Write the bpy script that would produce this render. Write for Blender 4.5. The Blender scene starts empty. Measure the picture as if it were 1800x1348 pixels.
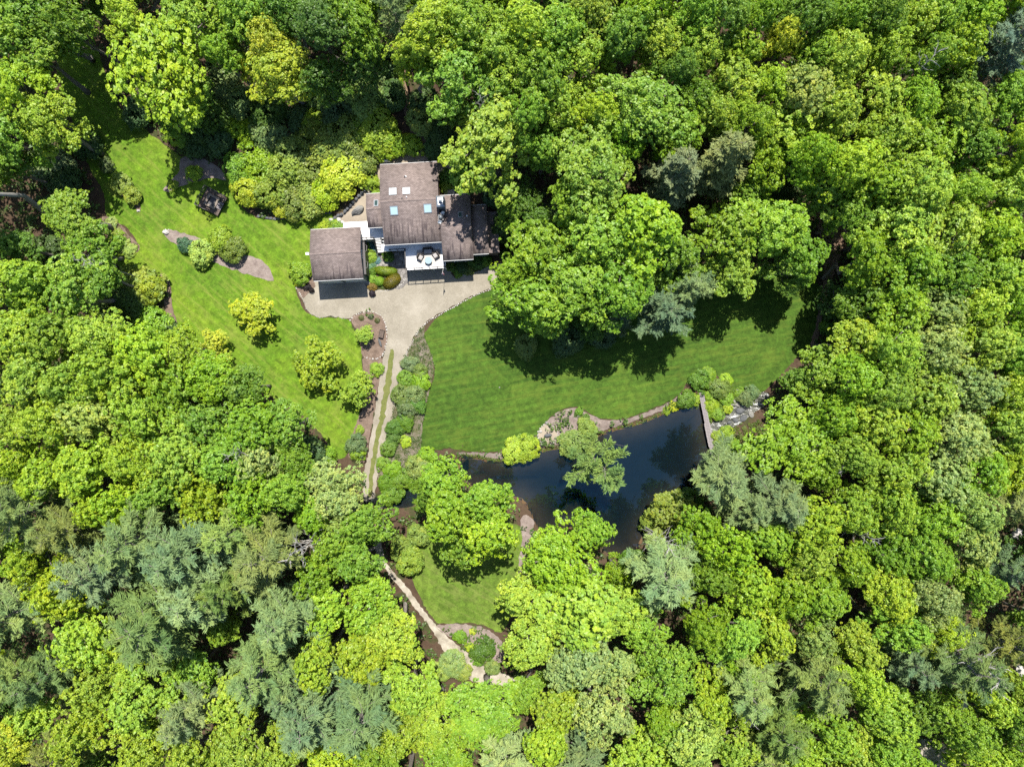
import bpy, bmesh, math, random
import numpy as np
from mathutils import Vector, Matrix
from mathutils.geometry import delaunay_2d_cdt

random.seed(11)
RNG = np.random.default_rng(11)
scene = bpy.context.scene
C = scene.collection

# ------------------------------------------------------------------ camera, sky, sun, exposure
CAM_H = 106.0            # drone height above the lawn, metres
MPP = 0.085              # metres of ground per photograph pixel (photo is 1800 wide)
cam_data = bpy.data.cameras.new('camera')
cam_data.sensor_width = 36.0
cam_data.lens = 36.0 * CAM_H / (1800 * MPP)
cam_data.clip_start = 1.0
cam_data.clip_end = 3000.0
cam = bpy.data.objects.new('camera', cam_data)
cam.location = (0, 0, CAM_H)
cam.rotation_euler = (0, 0, 0)
C.objects.link(cam)
scene.camera = cam

SUN_EL = math.radians(64)
SUN_AZ = math.radians(7)          # measured from +Y towards +X
sun_from = Vector((math.sin(SUN_AZ) * math.cos(SUN_EL), math.cos(SUN_AZ) * math.cos(SUN_EL), math.sin(SUN_EL)))
world = bpy.data.worlds.new('World')
scene.world = world
world.use_nodes = True
wn = world.node_tree.nodes
sky_node = wn.new('ShaderNodeTexSky')
sky_node.sky_type = 'NISHITA'
sky_node.sun_disc = False
sky_node.sun_elevation = SUN_EL
sky_node.sun_rotation = SUN_AZ
sky_node.altitude = 600
world.node_tree.links.new(sky_node.outputs[0], wn['Background'].inputs[0])
wn['Background'].inputs[1].default_value = 0.11
sun_data = bpy.data.lights.new('sun', 'SUN')
sun_data.energy = 5.0
sun_data.angle = math.radians(0.53)
sun_data.color = (1.0, 0.955, 0.88)
sun = bpy.data.objects.new('sun', sun_data)
sun.rotation_euler = (-sun_from).to_track_quat('-Z', 'Y').to_euler()
sun.location = (0, 0, 150)
C.objects.link(sun)
scene.view_settings.view_transform = 'Standard'
scene.view_settings.look = 'None'
scene.view_settings.exposure = 1.15
scene.view_settings.gamma = 1.0
scene.view_settings.use_curve_mapping = False
scene.render.engine = 'CYCLES'
scene.cycles.use_denoising = False
scene.cycles.max_bounces = 6
scene.cycles.diffuse_bounces = 3
scene.cycles.glossy_bounces = 2
scene.cycles.transmission_bounces = 4
scene.cycles.transparent_max_bounces = 6
scene.cycles.caustics_reflective = False
scene.cycles.caustics_refractive = False

# ------------------------------------------------------------------ photograph pixel -> place
def W(px, py, z=0.0):
    k = MPP * (CAM_H - z) / CAM_H
    return Vector(((px - 900) * k, (674 - py) * k, z))

def smooth_poly(pts, n=4):
    """closed Catmull-Rom through the points"""
    P = [np.array(p, float) for p in pts]
    out = []
    m = len(P)
    for i in range(m):
        p0, p1, p2, p3 = P[i - 1], P[i], P[(i + 1) % m], P[(i + 2) % m]
        for j in range(n):
            t = j / n
            out.append(0.5 * ((2 * p1) + (-p0 + p2) * t + (2 * p0 - 5 * p1 + 4 * p2 - p3) * t * t + (-p0 + 3 * p1 - 3 * p2 + p3) * t ** 3))
    return [tuple(p) for p in out]

def smooth_line(pts, n=6):
    P = [np.array(p, float) for p in pts]
    P = [2 * P[0] - P[1]] + P + [2 * P[-1] - P[-2]]
    out = []
    for i in range(1, len(P) - 2):
        p0, p1, p2, p3 = P[i - 1], P[i], P[i + 1], P[i + 2]
        for j in range(n):
            t = j / n
            out.append(tuple(0.5 * ((2 * p1) + (-p0 + p2) * t + (2 * p0 - 5 * p1 + 4 * p2 - p3) * t * t + (-p0 + 3 * p1 - 3 * p2 + p3) * t ** 3)))
    out.append(tuple(P[-2]))
    return out

def inside(X, Y, poly):
    X = np.asarray(X, float); Y = np.asarray(Y, float)
    P = np.asarray(poly, float); Q = np.roll(P, -1, 0)
    sh = X.shape; X = X.reshape(-1, 1); Y = Y.reshape(-1, 1)
    r = np.zeros(len(X), bool)
    for i in range(0, len(X), 20000):
        x, y = X[i:i + 20000], Y[i:i + 20000]
        with np.errstate(divide='ignore', invalid='ignore'):
            c = ((P[:, 1] > y) != (Q[:, 1] > y)) & (x < (Q[:, 0] - P[:, 0]) * (y - P[:, 1]) / (Q[:, 1] - P[:, 1]) + P[:, 0])
        r[i:i + 20000] = c.sum(1) % 2 == 1
    return r.reshape(sh)

def sdist(X, Y, poly, reach=None):
    """signed distance, negative inside; beyond reach of the box it is just large"""
    X = np.asarray(X, float); Y = np.asarray(Y, float)
    P = np.asarray(poly, float)
    sh = X.shape; X = X.ravel(); Y = Y.ravel()
    out = np.full(len(X), 1e3)
    if reach is not None:
        lo, hi = P.min(0) - reach, P.max(0) + reach
        k = np.nonzero((X > lo[0]) & (X < hi[0]) & (Y > lo[1]) & (Y < hi[1]))[0]
    else: k = np.arange(len(X))
    D = np.roll(P, -1, 0) - P; L = (D ** 2).sum(1) + 1e-12
    for i in range(0, len(k), 20000):
        j = k[i:i + 20000]; x = X[j][:, None]; y = Y[j][:, None]
        t = np.clip(((x - P[:, 0]) * D[:, 0] + (y - P[:, 1]) * D[:, 1]) / L, 0, 1)
        d = np.hypot(x - P[:, 0] - t * D[:, 0], y - P[:, 1] - t * D[:, 1]).min(1)
        out[j] = np.where(inside(X[j], Y[j], P), -d, d)
    return out.reshape(sh)

WATER_Z = -0.42
POND_PX = smooth_poly([(812, 800), (845, 805), (880, 810), (915, 803), (945, 792), (985, 784), (1030, 770), (1080, 753), (1120, 743), (1160, 727), (1195, 715), (1232, 713),
           (1240, 740), (1250, 790), (1252, 830), (1240, 868), (1200, 880), (1165, 902), (1135, 940), (1122, 965), (1100, 984), (1065, 974), (1040, 948),
           (1005, 930), (955, 946), (936, 915), (915, 880), (870, 872), (830, 856), (805, 830)], 4)
POND = [tuple(W(x, y, WATER_Z)[:2]) for x, y in POND_PX]
BROOK_PX = smooth_poly([(1243, 768), (1256, 742), (1272, 731), (1288, 716), (1302, 704), (1322, 700), (1345, 690), (1350, 706), (1326, 722), (1304, 741), (1282, 755), (1262, 764), (1252, 776)], 3)
BROOK = [tuple(W(x, y, -0.2)[:2]) for x, y in BROOK_PX]
OUTLET_PX = smooth_poly([(815, 803), (815, 832), (770, 850), (735, 884), (700, 895), (640, 890), (640, 876), (695, 868), (720, 848), (760, 822)], 3)
OUTLET = [tuple(W(x, y, WATER_Z)[:2]) for x, y in OUTLET_PX]

def sstep(t):
    t = np.clip(t, 0, 1)
    return t * t * (3 - 2 * t)

def height(X, Y):
    X = np.asarray(X, float); Y = np.asarray(Y, float)
    px = X / MPP + 900; py = 674 - Y / MPP
    hill = 2.3 * sstep((430 - py) / 38) * sstep((px - 535) / 105)
    hill += 3.0 * sstep((330 - py) / 330) * sstep((px - 450) / 250)
    und = 0.12 * np.sin(X * 0.13 + 1) * np.sin(Y * 0.11 + 2) + 0.06 * np.sin(X * 0.31 + Y * 0.23)
    far = sstep((np.hypot(X, Y) - 110) / 250) * 14.0
    h = hill + far
    dp = sdist(X, Y, POND, 7)
    h = h + und * sstep((dp - 1) / 5)
    h = np.where(dp < 1.4, h - 0.42 * np.clip((1.4 - dp) / 1.4, 0, 1) ** 1.3, h)
    h = np.where(dp < 0, h - 1.6 * sstep(-dp / 5.5), h)
    db = sdist(X, Y, BROOK, 3)
    pb = sstep((px - 1250) / 70)
    h = h - 0.55 * sstep((0.8 - db) / 1.3) * np.where(dp < 0.5, 0, 1) * (1 - 0.5 * pb)
    do = sdist(X, Y, OUTLET, 3)
    h = h - 0.8 * sstep((0.8 - do) / 1.6) * np.where(dp < 0.3, 0, 1)
    return h

def hz(x, y):
    return float(height(np.array([x]), np.array([y]))[0])

def G(px, py, off=0.0):
    z = 0.0
    for _ in range(4):
        p = W(px, py, z); z = hz(p.x, p.y)
    p = W(px, py, z); p.z = z + off
    return p

# ------------------------------------------------------------------ object helpers
def link(name, me, mat=None, parent=None):
    o = bpy.data.objects.new(name, me)
    C.objects.link(o)
    if mat is not None and len(me.materials) == 0:
        me.materials.append(mat)
    if parent is not None:
        o.parent = parent
    return o

def empty(name, loc=(0, 0, 0), rz=0.0):
    o = bpy.data.objects.new(name, None)
    o.empty_display_size = 0.3
    o.location = loc; o.rotation_euler = (0, 0, rz)
    C.objects.link(o)
    return o

def tag(o, label=None, cat=None, group=None, kind=None):
    if label: o['label'] = label
    if cat: o['category'] = cat
    if group: o['group'] = group
    if kind: o['kind'] = kind
    return o

def np_mesh(name, V, F, v=None):
    """V (n,3), F (m,k) constant-size faces, v per-vertex float attribute"""
    me = bpy.data.meshes.new(name)
    V = np.ascontiguousarray(V, np.float32); F = np.ascontiguousarray(F, np.int32)
    m, k = F.shape
    me.vertices.add(len(V)); me.vertices.foreach_set('co', V.ravel())
    me.loops.add(m * k); me.loops.foreach_set('vertex_index', F.ravel())
    me.polygons.add(m)
    me.polygons.foreach_set('loop_start', np.arange(0, m * k, k, dtype=np.int32))
    if v is not None:
        a = me.attributes.new('v', 'FLOAT', 'POINT')
        a.data.foreach_set('value', np.ascontiguousarray(v, np.float32))
    me.update(calc_edges=True)
    me.validate()
    return me

class MB:
    """collects boxes, prisms and tubes into one mesh"""
    def __init__(s): s.V = []; s.F = []
    def add(s, vs, fs):
        n = len(s.V); s.V += [tuple(v) for v in vs]; s.F += [tuple(i + n for i in f) for f in fs]; return s
    def box(s, x0, x1, y0, y1, z0, z1):
        return s.add([(x0, y0, z0), (x1, y0, z0), (x1, y1, z0), (x0, y1, z0), (x0, y0, z1), (x1, y0, z1), (x1, y1, z1), (x0, y1, z1)],
                     [(3, 2, 1, 0), (4, 5, 6, 7), (0, 1, 5, 4), (1, 2, 6, 5), (2, 3, 7, 6), (3, 0, 4, 7)])
    def hexa(s, v8):
        return s.add(v8, [(3, 2, 1, 0), (4, 5, 6, 7), (0, 1, 5, 4), (1, 2, 6, 5), (2, 3, 7, 6), (3, 0, 4, 7)])
    def tube(s, pts, rad, n=7, cap=True):
        pts = [Vector(p) for p in pts]
        rings = []
        for i, p in enumerate(pts):
            d = (pts[min(i + 1, len(pts) - 1)] - pts[max(i - 1, 0)]).normalized()
            a = d.orthogonal().normalized() if abs(d.z) < 0.95 else Vector((1, 0, 0)).cross(d).normalized()
            b = d.cross(a)
            r = rad[i] if hasattr(rad, '__len__') else rad
            rings.append([p + (a * math.cos(2 * math.pi * k / n) + b * math.sin(2 * math.pi * k / n)) * r for k in range(n)])
        vs = [v for r in rings for v in r]; fs = []
        for i in range(len(pts) - 1):
            for k in range(n):
                fs.append((i * n + k, i * n + (k + 1) % n, (i + 1) * n + (k + 1) % n, (i + 1) * n + k))
        if cap:
            fs.append(tuple(range(n - 1, -1, -1))); fs.append(tuple((len(pts) - 1) * n + k for k in range(n)))
        return s.add(vs, fs)
    def lathe(s, prof, n=20, c=(0, 0, 0)):
        vs = []; fs = []
        for r, z in prof:
            for k in range(n):
                a = 2 * math.pi * k / n
                vs.append((c[0] + r * math.cos(a), c[1] + r * math.sin(a), c[2] + z))
        for i in range(len(prof) - 1):
            for k in range(n):
                fs.append((i * n + k, i * n + (k + 1) % n, (i + 1) * n + (k + 1) % n, (i + 1) * n + k))
        fs.append(tuple(range(n - 1, -1, -1))); fs.append(tuple((len(prof) - 1) * n + k for k in range(n)))
        return s.add(vs, fs)
    def mesh(s, name='mesh', bevel=0.0, smooth=False):
        me = bpy.data.meshes.new(name)
        me.from_pydata(s.V, [], s.F)
        if bevel:
            bm = bmesh.new(); bm.from_mesh(me)
            bmesh.ops.bevel(bm, geom=bm.edges[:], offset=bevel, segments=1, affect='EDGES', clamp_overlap=True)
            bm.to_mesh(me); bm.free()
        if smooth:
            me.polygons.foreach_set('use_smooth', [True] * len(me.polygons))
        me.update()
        return me
    def build(s, name, mat, parent=None, bevel=0.0, smooth=False):
        return link(name, s.mesh(name, bevel, smooth), mat, parent)

def rock_mesh(seed, sub=2, rough=0.25):
    bm = bmesh.new()
    bmesh.ops.create_icosphere(bm, subdivisions=sub, radius=1)
    r = np.random.default_rng(seed)
    D = r.normal(size=(9, 3)); D /= np.linalg.norm(D, axis=1)[:, None]
    L = r.uniform(0.62, 0.95, 9)
    for v in bm.verts:
        p = np.array(v.co); n = p / np.linalg.norm(p)
        k = 1.0
        for d, l in zip(D, L):
            t = n @ d
            if t > 0.05: k = min(k, l / t if l / t < 1 else 1.0)
        k *= 1 + r.normal() * rough * 0.14
        v.co = Vector(n * k)
    me = bpy.data.meshes.new('rock'); bm.to_mesh(me); bm.free()
    return me

# ------------------------------------------------------------------ materials
def new_mat(name):
    m = bpy.data.materials.new(name); m.use_nodes = True
    nt = m.node_tree; nt.nodes.clear()
    return m, nt

class NT:
    def __init__(s, nt): s.nt = nt
    def n(s, t, **kw):
        x = s.nt.nodes.new(t)
        for k, v in kw.items():
            if k.startswith('i_'):
                key = k[2:]
                x.inputs[int(key) if key.isdigit() else key.replace('_', ' ')].default_value = v
            else: setattr(x, k, v)
        return x
    def l(s, a, b): s.nt.links.new(a, b)
    def mixc(s, f, a, b, mode='MIX'):
        x = s.nt.nodes.new('ShaderNodeMix'); x.data_type = 'RGBA'; x.blend_type = mode
        for sock, val in ((x.inputs[0], f), (x.inputs[6], a), (x.inputs[7], b)):
            if hasattr(val, 'is_linked') or isinstance(val, bpy.types.NodeSocket): s.l(val, sock)
            elif isinstance(val, (int, float)): sock.default_value = val
            else: sock.default_value = (*val, 1) if len(val) == 3 else val
        return x.outputs[2]
    def ramp(s, f, stops, interp='LINEAR'):
        x = s.nt.nodes.new('ShaderNodeValToRGB'); cr = x.color_ramp; cr.interpolation = interp
        while len(cr.elements) < len(stops): cr.elements.new(0.5)
        for e, (p, c) in zip(cr.elements, stops):
            e.position = p; e.color = (*c, 1) if hasattr(c, '__len__') else (c, c, c, 1)
        s.l(f, x.inputs[0]); return x.outputs[0]
    def math(s, op, a, b=None, c=None):
        x = s.nt.nodes.new('ShaderNodeMath'); x.operation = op
        for i, val in enumerate((a, b, c)):
            if val is None: continue
            if isinstance(val, bpy.types.NodeSocket): s.l(val, x.inputs[i])
            else: x.inputs[i].default_value = val
        return x.outputs[0]
    def coords(s, kind='Object', scale=(1, 1, 1), rot=(0, 0, 0), loc=(0, 0, 0)):
        t = s.nt.nodes.new('ShaderNodeTexCoord'); mp = s.nt.nodes.new('ShaderNodeMapping')
        mp.inputs['Scale'].default_value = scale; mp.inputs['Rotation'].default_value = rot; mp.inputs['Location'].default_value = loc
        s.l(t.outputs[kind], mp.inputs[0]); return mp.outputs[0]
    def noise(s, vec, scale, detail=4, rough=0.55, out=0, dist=0.0):
        x = s.nt.nodes.new('ShaderNodeTexNoise'); x.inputs['Scale'].default_value = scale
        x.inputs['Detail'].default_value = detail; x.inputs['Roughness'].default_value = rough; x.inputs['Distortion'].default_value = dist
        s.l(vec, x.inputs['Vector']); return x.outputs[out]
    def bump(s, h, strength=0.5, dist=0.05):
        x = s.nt.nodes.new('ShaderNodeBump'); x.inputs['Strength'].default_value = strength; x.inputs['Distance'].default_value = dist
        s.l(h, x.inputs['Height']); return x.outputs[0]
    def finish(s, color, rough=0.9, spec=0.2, normal=None, metal=0.0):
        p = s.nt.nodes.new('ShaderNodeBsdfPrincipled'); o = s.nt.nodes.new('ShaderNodeOutputMaterial')
        if isinstance(color, bpy.types.NodeSocket): s.l(color, p.inputs['Base Color'])
        else: p.inputs['Base Color'].default_value = (*color, 1)
        if isinstance(rough, bpy.types.NodeSocket): s.l(rough, p.inputs['Roughness'])
        else: p.inputs['Roughness'].default_value = rough
        p.inputs['Specular IOR Level'].default_value = spec
        p.inputs['Metallic'].default_value = metal
        if normal is not None: s.l(normal, p.inputs['Normal'])
        s.l(p.outputs[0], o.inputs[0]); return p

M = {}
def plain(name, col, rough=0.7, spec=0.3, var=0.12, scale=3.0, metal=0.0, bump=0.0):
    m, nt = new_mat(name); N = NT(nt)
    vec = N.coords('Object')
    f = N.noise(vec, scale, 5, 0.6)
    a = tuple(c * (1 - var) for c in col); b = tuple(min(1, c * (1 + var)) for c in col)
    colr = N.ramp(f, [(0.3, a), (0.7, b)])
    nm = N.bump(N.noise(vec, scale * 6, 3), bump, 0.02) if bump else None
    N.finish(colr, rough, spec, nm, metal)
    M[name] = m; return m

def leaf_mat(name, trans=0.42, rough=0.48, spec=0.4, hue=1.0, warm=(1.32, 1.15, 0.9), dull=(0.66, 0.80, 0.9)):
    """leaf colour = the plant's own colour (object colour) x small leaf-to-leaf variation"""
    m, nt = new_mat(name); N = NT(nt)
    oi = N.n('ShaderNodeObjectInfo'); at = N.n('ShaderNodeAttribute', attribute_name='v')
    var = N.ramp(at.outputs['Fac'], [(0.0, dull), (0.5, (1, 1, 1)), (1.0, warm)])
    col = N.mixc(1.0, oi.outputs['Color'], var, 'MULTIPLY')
    patch = N.noise(N.coords('Object'), 0.42, 3, 0.6)
    col = N.mixc(1.0, col, N.ramp(patch, [(0.3, (0.78, 0.86, 0.95)), (0.5, (1, 1, 1)), (0.7, (1.22, 1.12, 1.0))]), 'MULTIPLY')
    p = N.n('ShaderNodeBsdfPrincipled'); N.l(col, p.inputs['Base Color'])
    p.inputs['Roughness'].default_value = rough; p.inputs['Specular IOR Level'].default_value = spec
    t = N.n('ShaderNodeBsdfTranslucent')
    tc = N.mixc(1.0, col, (1.15, 1.1, 0.6), 'MULTIPLY'); N.l(tc, t.inputs[0])
    mx = N.n('ShaderNodeMixShader', i_0=trans); N.l(p.outputs[0], mx.inputs[1]); N.l(t.outputs[0], mx.inputs[2])
    o = N.n('ShaderNodeOutputMaterial'); N.l(mx.outputs[0], o.inputs[0])
    M[name] = m; return m

leaf_mat('leaf')
leaf_mat('needle', trans=0.18, rough=0.6, spec=0.15, warm=(1.2, 1.12, 0.9), dull=(0.75, 0.85, 0.95))
leaf_mat('shrub_leaf', trans=0.22, rough=0.5, spec=0.22)
plain('bark', (0.1512, 0.1354, 0.1166), 0.95, 0.1, 0.45, 6, bump=0.8)
plain('pale_bark', (0.2646, 0.252, 0.2331), 0.9, 0.15, 0.25, 6, bump=0.6)

def lawn_mat(name, base, light, dark, ang, period, strength, patch):
    m, nt = new_mat(name); N = NT(nt)
    vec = N.coords('Object')
    big = N.noise(vec, 0.09, 4, 0.6)
    col = N.ramp(big, [(0.32, dark), (0.5, base), (0.68, light)])
    # mown stripes: blades laid one way, then the other
    sv = N.coords('Object', rot=(0, 0, ang))
    w = N.n('ShaderNodeTexWave', wave_type='BANDS', bands_direction='Y', wave_profile='SIN')
    w.inputs['Scale'].default_value = 1.0 / period * 0.314 / 2 * 2; w.inputs['Distortion'].default_value = 1.6
    w.inputs['Detail'].default_value = 2; w.inputs['Detail Scale'].default_value = 0.25
    N.l(sv, w.inputs['Vector'])
    st = N.ramp(w.outputs['Fac'], [(0.25, 1 - strength), (0.75, 1 + strength)])
    mask = N.ramp(N.noise(vec, 0.055, 3, 0.5, dist=0.5), [(0.40, 0.15), (0.60, 1.0)])
    col = N.mixc(mask, col, N.mixc(1.0, col, st, 'MULTIPLY'))
    mid = N.noise(vec, 1.1, 9, 0.75, dist=0.3)
    col = N.mixc(1.0, col, N.ramp(mid, [(0.30, 0.48), (0.5, 1.0), (0.70, 1.6)]), 'MULTIPLY')
    # streaks of clippings along the mowing direction
    mp2 = N.n('ShaderNodeMapping'); mp2.inputs['Scale'].default_value = (0.10, 1.0, 1); N.l(sv, mp2.inputs[0]); sv2 = mp2.outputs[0]
    sn = N.noise(sv2, 1.6, 5, 0.7)
    col = N.mixc(N.ramp(sn, [(0.50, 0.0), (0.72, 0.75)]), col, tuple(c * 1.0 for c in patch))
    # tufts
    f = N.noise(vec, 5.5, 6, 0.75)
    col = N.mixc(1.0, col, N.ramp(f, [(0.25, 0.55), (0.5, 1.0), (0.78, 1.45)]), 'MULTIPLY')
    dry = N.noise(vec, 0.33, 5, 0.7)
    col = N.mixc(N.ramp(dry, [(0.52, 0.0), (0.74, 0.6)]), col, patch)
    N.finish(col, 0.85, 0.15, N.bump(N.noise(vec, 7, 5, 0.7), 0.75, 0.10))
    M[name] = m
lawn_mat('lawn_right', (0.0345, 0.0720, 0.0070), (0.0455, 0.088, 0.0090), (0.0265, 0.0590, 0.0060), math.radians(-11), 1.08, 0.12, (0.0819, 0.1166, 0.01386))
lawn_mat('lawn_left', (0.070, 0.130, 0.0070), (0.108, 0.160, 0.011), (0.048, 0.102, 0.0065), math.radians(42), 1.3, 0.05, (0.1512, 0.1764, 0.0315))
lawn_mat('lawn_small', (0.072, 0.118, 0.014), (0.092, 0.138, 0.018), (0.055, 0.096, 0.011), math.radians(30), 1.3, 0.05, (0.126, 0.1449, 0.0378))

def ground_mat(name, stops, scale, fine, bump=0.7, speck=None, rough=0.95, finecon=0.3):
    m, nt = new_mat(name); N = NT(nt)
    vec = N.coords('Object')
    c = N.ramp(N.noise(vec, scale, 6, 0.65), stops)
    f = N.noise(vec, fine, 4, 0.7)
    c = N.mixc(1.0, c, N.ramp(f, [(0.25, 1 - finecon), (0.75, 1 + finecon)]), 'MULTIPLY')
    if speck:
        v = N.n('ShaderNodeTexVoronoi', feature='F1'); v.inputs['Scale'].default_value = fine * 0.7; N.l(vec, v.inputs['Vector'])
        c = N.mixc(N.ramp(v.outputs['Distance'], [(0.05, 1.0), (0.16, 0.0)]), c, speck)
    N.finish(c, rough, 0.15, N.bump(f, bump, 0.06))
    M[name] = m
ground_mat('forest_floor', [(0.3, (0.03465, 0.02205, 0.01386)), (0.5, (0.063, 0.04095, 0.02646)), (0.62, (0.0315, 0.03906, 0.0126)), (0.75, (0.0945, 0.063, 0.04284))], 0.45, 6)
ground_mat('mulch', [(0.3, (0.088, 0.062, 0.047)), (0.55, (0.135, 0.097, 0.074)), (0.75, (0.178, 0.133, 0.105))], 1.2, 9, 0.9, finecon=0.45)
ground_mat('grey_mulch', [(0.3, (0.126, 0.09765, 0.08505)), (0.55, (0.1827, 0.148, 0.1291)), (0.75, (0.2331, 0.1953, 0.1701))], 1.0, 9, 0.9, finecon=0.4)
ground_mat('bed_soil', [(0.3, (0.05355, 0.063, 0.0189)), (0.48, (0.1071, 0.0945, 0.063)), (0.65, (0.1512, 0.126, 0.104)), (0.8, (0.063, 0.0819, 0.0189))], 0.8, 8, 0.9, finecon=0.4)
ground_mat('drive_gravel', [(0.3, (0.165, 0.146, 0.112)), (0.5, (0.205, 0.183, 0.143)), (0.7, (0.262, 0.236, 0.190))], 0.3, 7, 0.5, finecon=0.26)
ground_mat('pale_gravel', [(0.32, (0.16, 0.138, 0.105)), (0.5, (0.26, 0.232, 0.185)), (0.68, (0.35, 0.32, 0.265))], 0.7, 8, 0.4, finecon=0.18)
ground_mat('patio_gravel', [(0.3, (0.2079, 0.1733, 0.1291)), (0.7, (0.2646, 0.2236, 0.1701))], 0.8, 9, 0.4, finecon=0.2)
ground_mat('strip_grass', [(0.3, (0.075, 0.092, 0.022)), (0.7, (0.125, 0.128, 0.042))], 1.2, 9, 0.7, finecon=0.35)
ground_mat('mud', [(0.3, (0.063, 0.0378, 0.0189)), (0.6, (0.1008, 0.063, 0.0315)), (0.8, (0.063, 0.0567, 0.0252))], 0.7, 7, 0.5)
ground_mat('trail', [(0.3, (0.126, 0.0819, 0.05355)), (0.7, (0.2142, 0.1512, 0.1008))], 0.8, 8, 0.6, finecon=0.35)
plain('stone_white', (0.3276, 0.3087, 0.2835), 0.85, 0.2, 0.3, 5, bump=0.5)
plain('stone_grey', (0.1701, 0.1638, 0.148), 0.9, 0.15, 0.4, 4, bump=0.7)
plain('stone_dark', (0.0819, 0.08505, 0.0882), 0.85, 0.2, 0.4, 4, bump=0.6)
plain('wall_siding', (0.1449, 0.1607, 0.1701), 0.7, 0.25, 0.06, 2)
plain('white_trim', (0.52, 0.515, 0.50), 0.6, 0.3, 0.04, 2)
plain('deck_white', (0.74, 0.725, 0.70), 0.7, 0.25, 0.05, 1.2)
plain('rail_dark', (0.03465, 0.0315, 0.0315), 0.5, 0.4, 0.2, 4)
plain('wood_dark', (0.0945, 0.07245, 0.05985), 0.85, 0.15, 0.4, 5, bump=0.4)
plain('wood_grey', (0.189, 0.1701, 0.1701), 0.9, 0.15, 0.3, 4, bump=0.4)
plain('wood_tan', (0.150, 0.126, 0.102), 0.85, 0.15, 0.25, 4, bump=0.4)
plain('cushion', (0.26, 0.245, 0.235), 0.9, 0.1, 0.08, 6)
plain('wicker', (0.0315, 0.02646, 0.0252), 0.7, 0.3, 0.3, 20)
plain('rug', (0.3591, 0.3339, 0.3024), 0.95, 0.05, 0.06, 5)
plain('metal_grey', (0.2646, 0.2835, 0.3024), 0.4, 0.5, 0.12, 3, metal=0.7)
plain('metal_dark', (0.0315, 0.0315, 0.03465), 0.5, 0.4, 0.2, 3)
plain('dish_white', (0.75, 0.75, 0.74), 0.4, 0.4, 0.04, 3)
plain('concrete', (0.2772, 0.2646, 0.2457), 0.9, 0.15, 0.15, 2, bump=0.3)
plain('flag_red', (0.3465, 0.0189, 0.0315), 0.8, 0.1, 0.06, 4)
plain('flag_white', (0.78, 0.77, 0.78), 0.8, 0.1, 0.04, 4)
plain('flag_blue', (0.0252, 0.0315, 0.1386), 0.8, 0.1, 0.06, 4)
plain('flower_pink', (0.3465, 0.2394, 0.315), 0.8, 0.1, 0.1, 4)

def shingle_mat():
    m, nt = new_mat('shingle'); N = NT(nt)
    vec = N.coords('Object')
    b = N.n('ShaderNodeTexBrick', offset=0.5)
    b.inputs['Color1'].default_value = (0.205, 0.167, 0.153, 1); b.inputs['Color2'].default_value = (0.132, 0.107, 0.098, 1)
    b.inputs['Mortar'].default_value = (0.085, 0.063, 0.057, 1); b.inputs['Scale'].default_value = 1.0
    b.inputs['Mortar Size'].default_value = 0.018; b.inputs['Bias'].default_value = -0.1
    b.inputs['Brick Width'].default_value = 0.34; b.inputs['Row Height'].default_value = 0.17
    N.l(vec, b.inputs['Vector'])
    c = N.mixc(1.0, b.outputs['Color'], N.ramp(N.noise(vec, 1.1, 5, 0.6), [(0.3, 0.85), (0.7, 1.15)]), 'MULTIPLY')
    # algae streaks running down the lower part of the south slope
    sv = N.coords('Object', scale=(3.2, 0.30, 0.30))
    st = N.noise(sv, 1.0, 4, 0.65)
    at = N.n('ShaderNodeAttribute', attribute_name='v')
    k = N.math('MULTIPLY', N.ramp(st, [(0.50, 0.0), (0.60, 0.85)]), at.outputs['Fac'])
    c = N.mixc(k, c, (0.036, 0.028, 0.032))
    N.finish(c, 0.92, 0.12, N.bump(b.outputs['Fac'], 0.35, 0.015))
    M['shingle'] = m
shingle_mat()

def flagstone_mat():
    m, nt = new_mat('flagstone'); N = NT(nt)
    vec = N.coords('Object')
    v = N.n('ShaderNodeTexVoronoi', feature='F1'); v.inputs['Scale'].default_value = 2.2; N.l(vec, v.inputs['Vector'])
    e = N.n('ShaderNodeTexVoronoi', feature='DISTANCE_TO_EDGE'); e.inputs['Scale'].default_value = 2.2; N.l(vec, e.inputs['Vector'])
    sep = N.n('ShaderNodeSeparateColor'); N.l(v.outputs['Color'], sep.inputs[0])
    c = N.ramp(sep.outputs[0], [(0.1, (0.126, 0.1166, 0.1071)), (0.5, (0.1764, 0.1638, 0.1512)), (0.9, (0.2268, 0.2142, 0.1953))])
    c = N.mixc(N.ramp(e.outputs['Distance'], [(0.02, 1.0), (0.07, 0.0)]), c, (0.063, 0.0567, 0.04725))
    c = N.mixc(1.0, c, N.ramp(N.noise(vec, 9, 4), [(0.3, 0.8), (0.7, 1.2)]), 'MULTIPLY')
    N.finish(c, 0.9, 0.15, N.bump(e.outputs['Distance'], 0.3, 0.03))
    M['flagstone'] = m
flagstone_mat()

def glass_mat(name, col, rough=0.08):
    m, nt = new_mat(name); N = NT(nt)
    vec = N.coords('Object')
    c = N.ramp(N.noise(vec, 0.8, 2), [(0.3, tuple(x * 0.92 for x in col)), (0.7, col)])
    p = N.finish(c, rough, 0.9)
    M[name] = m
glass_mat('skylight_glass', (0.26, 0.37, 0.40), 0.12)
glass_mat('skylight_white', (0.50, 0.53, 0.48), 0.15)
glass_mat('dark_glass', (0.035, 0.06, 0.06), 0.05)
glass_mat('window_glass', (0.03, 0.04, 0.05), 0.05)
glass_mat('table_glass', (0.22, 0.29, 0.31), 0.1)

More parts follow.
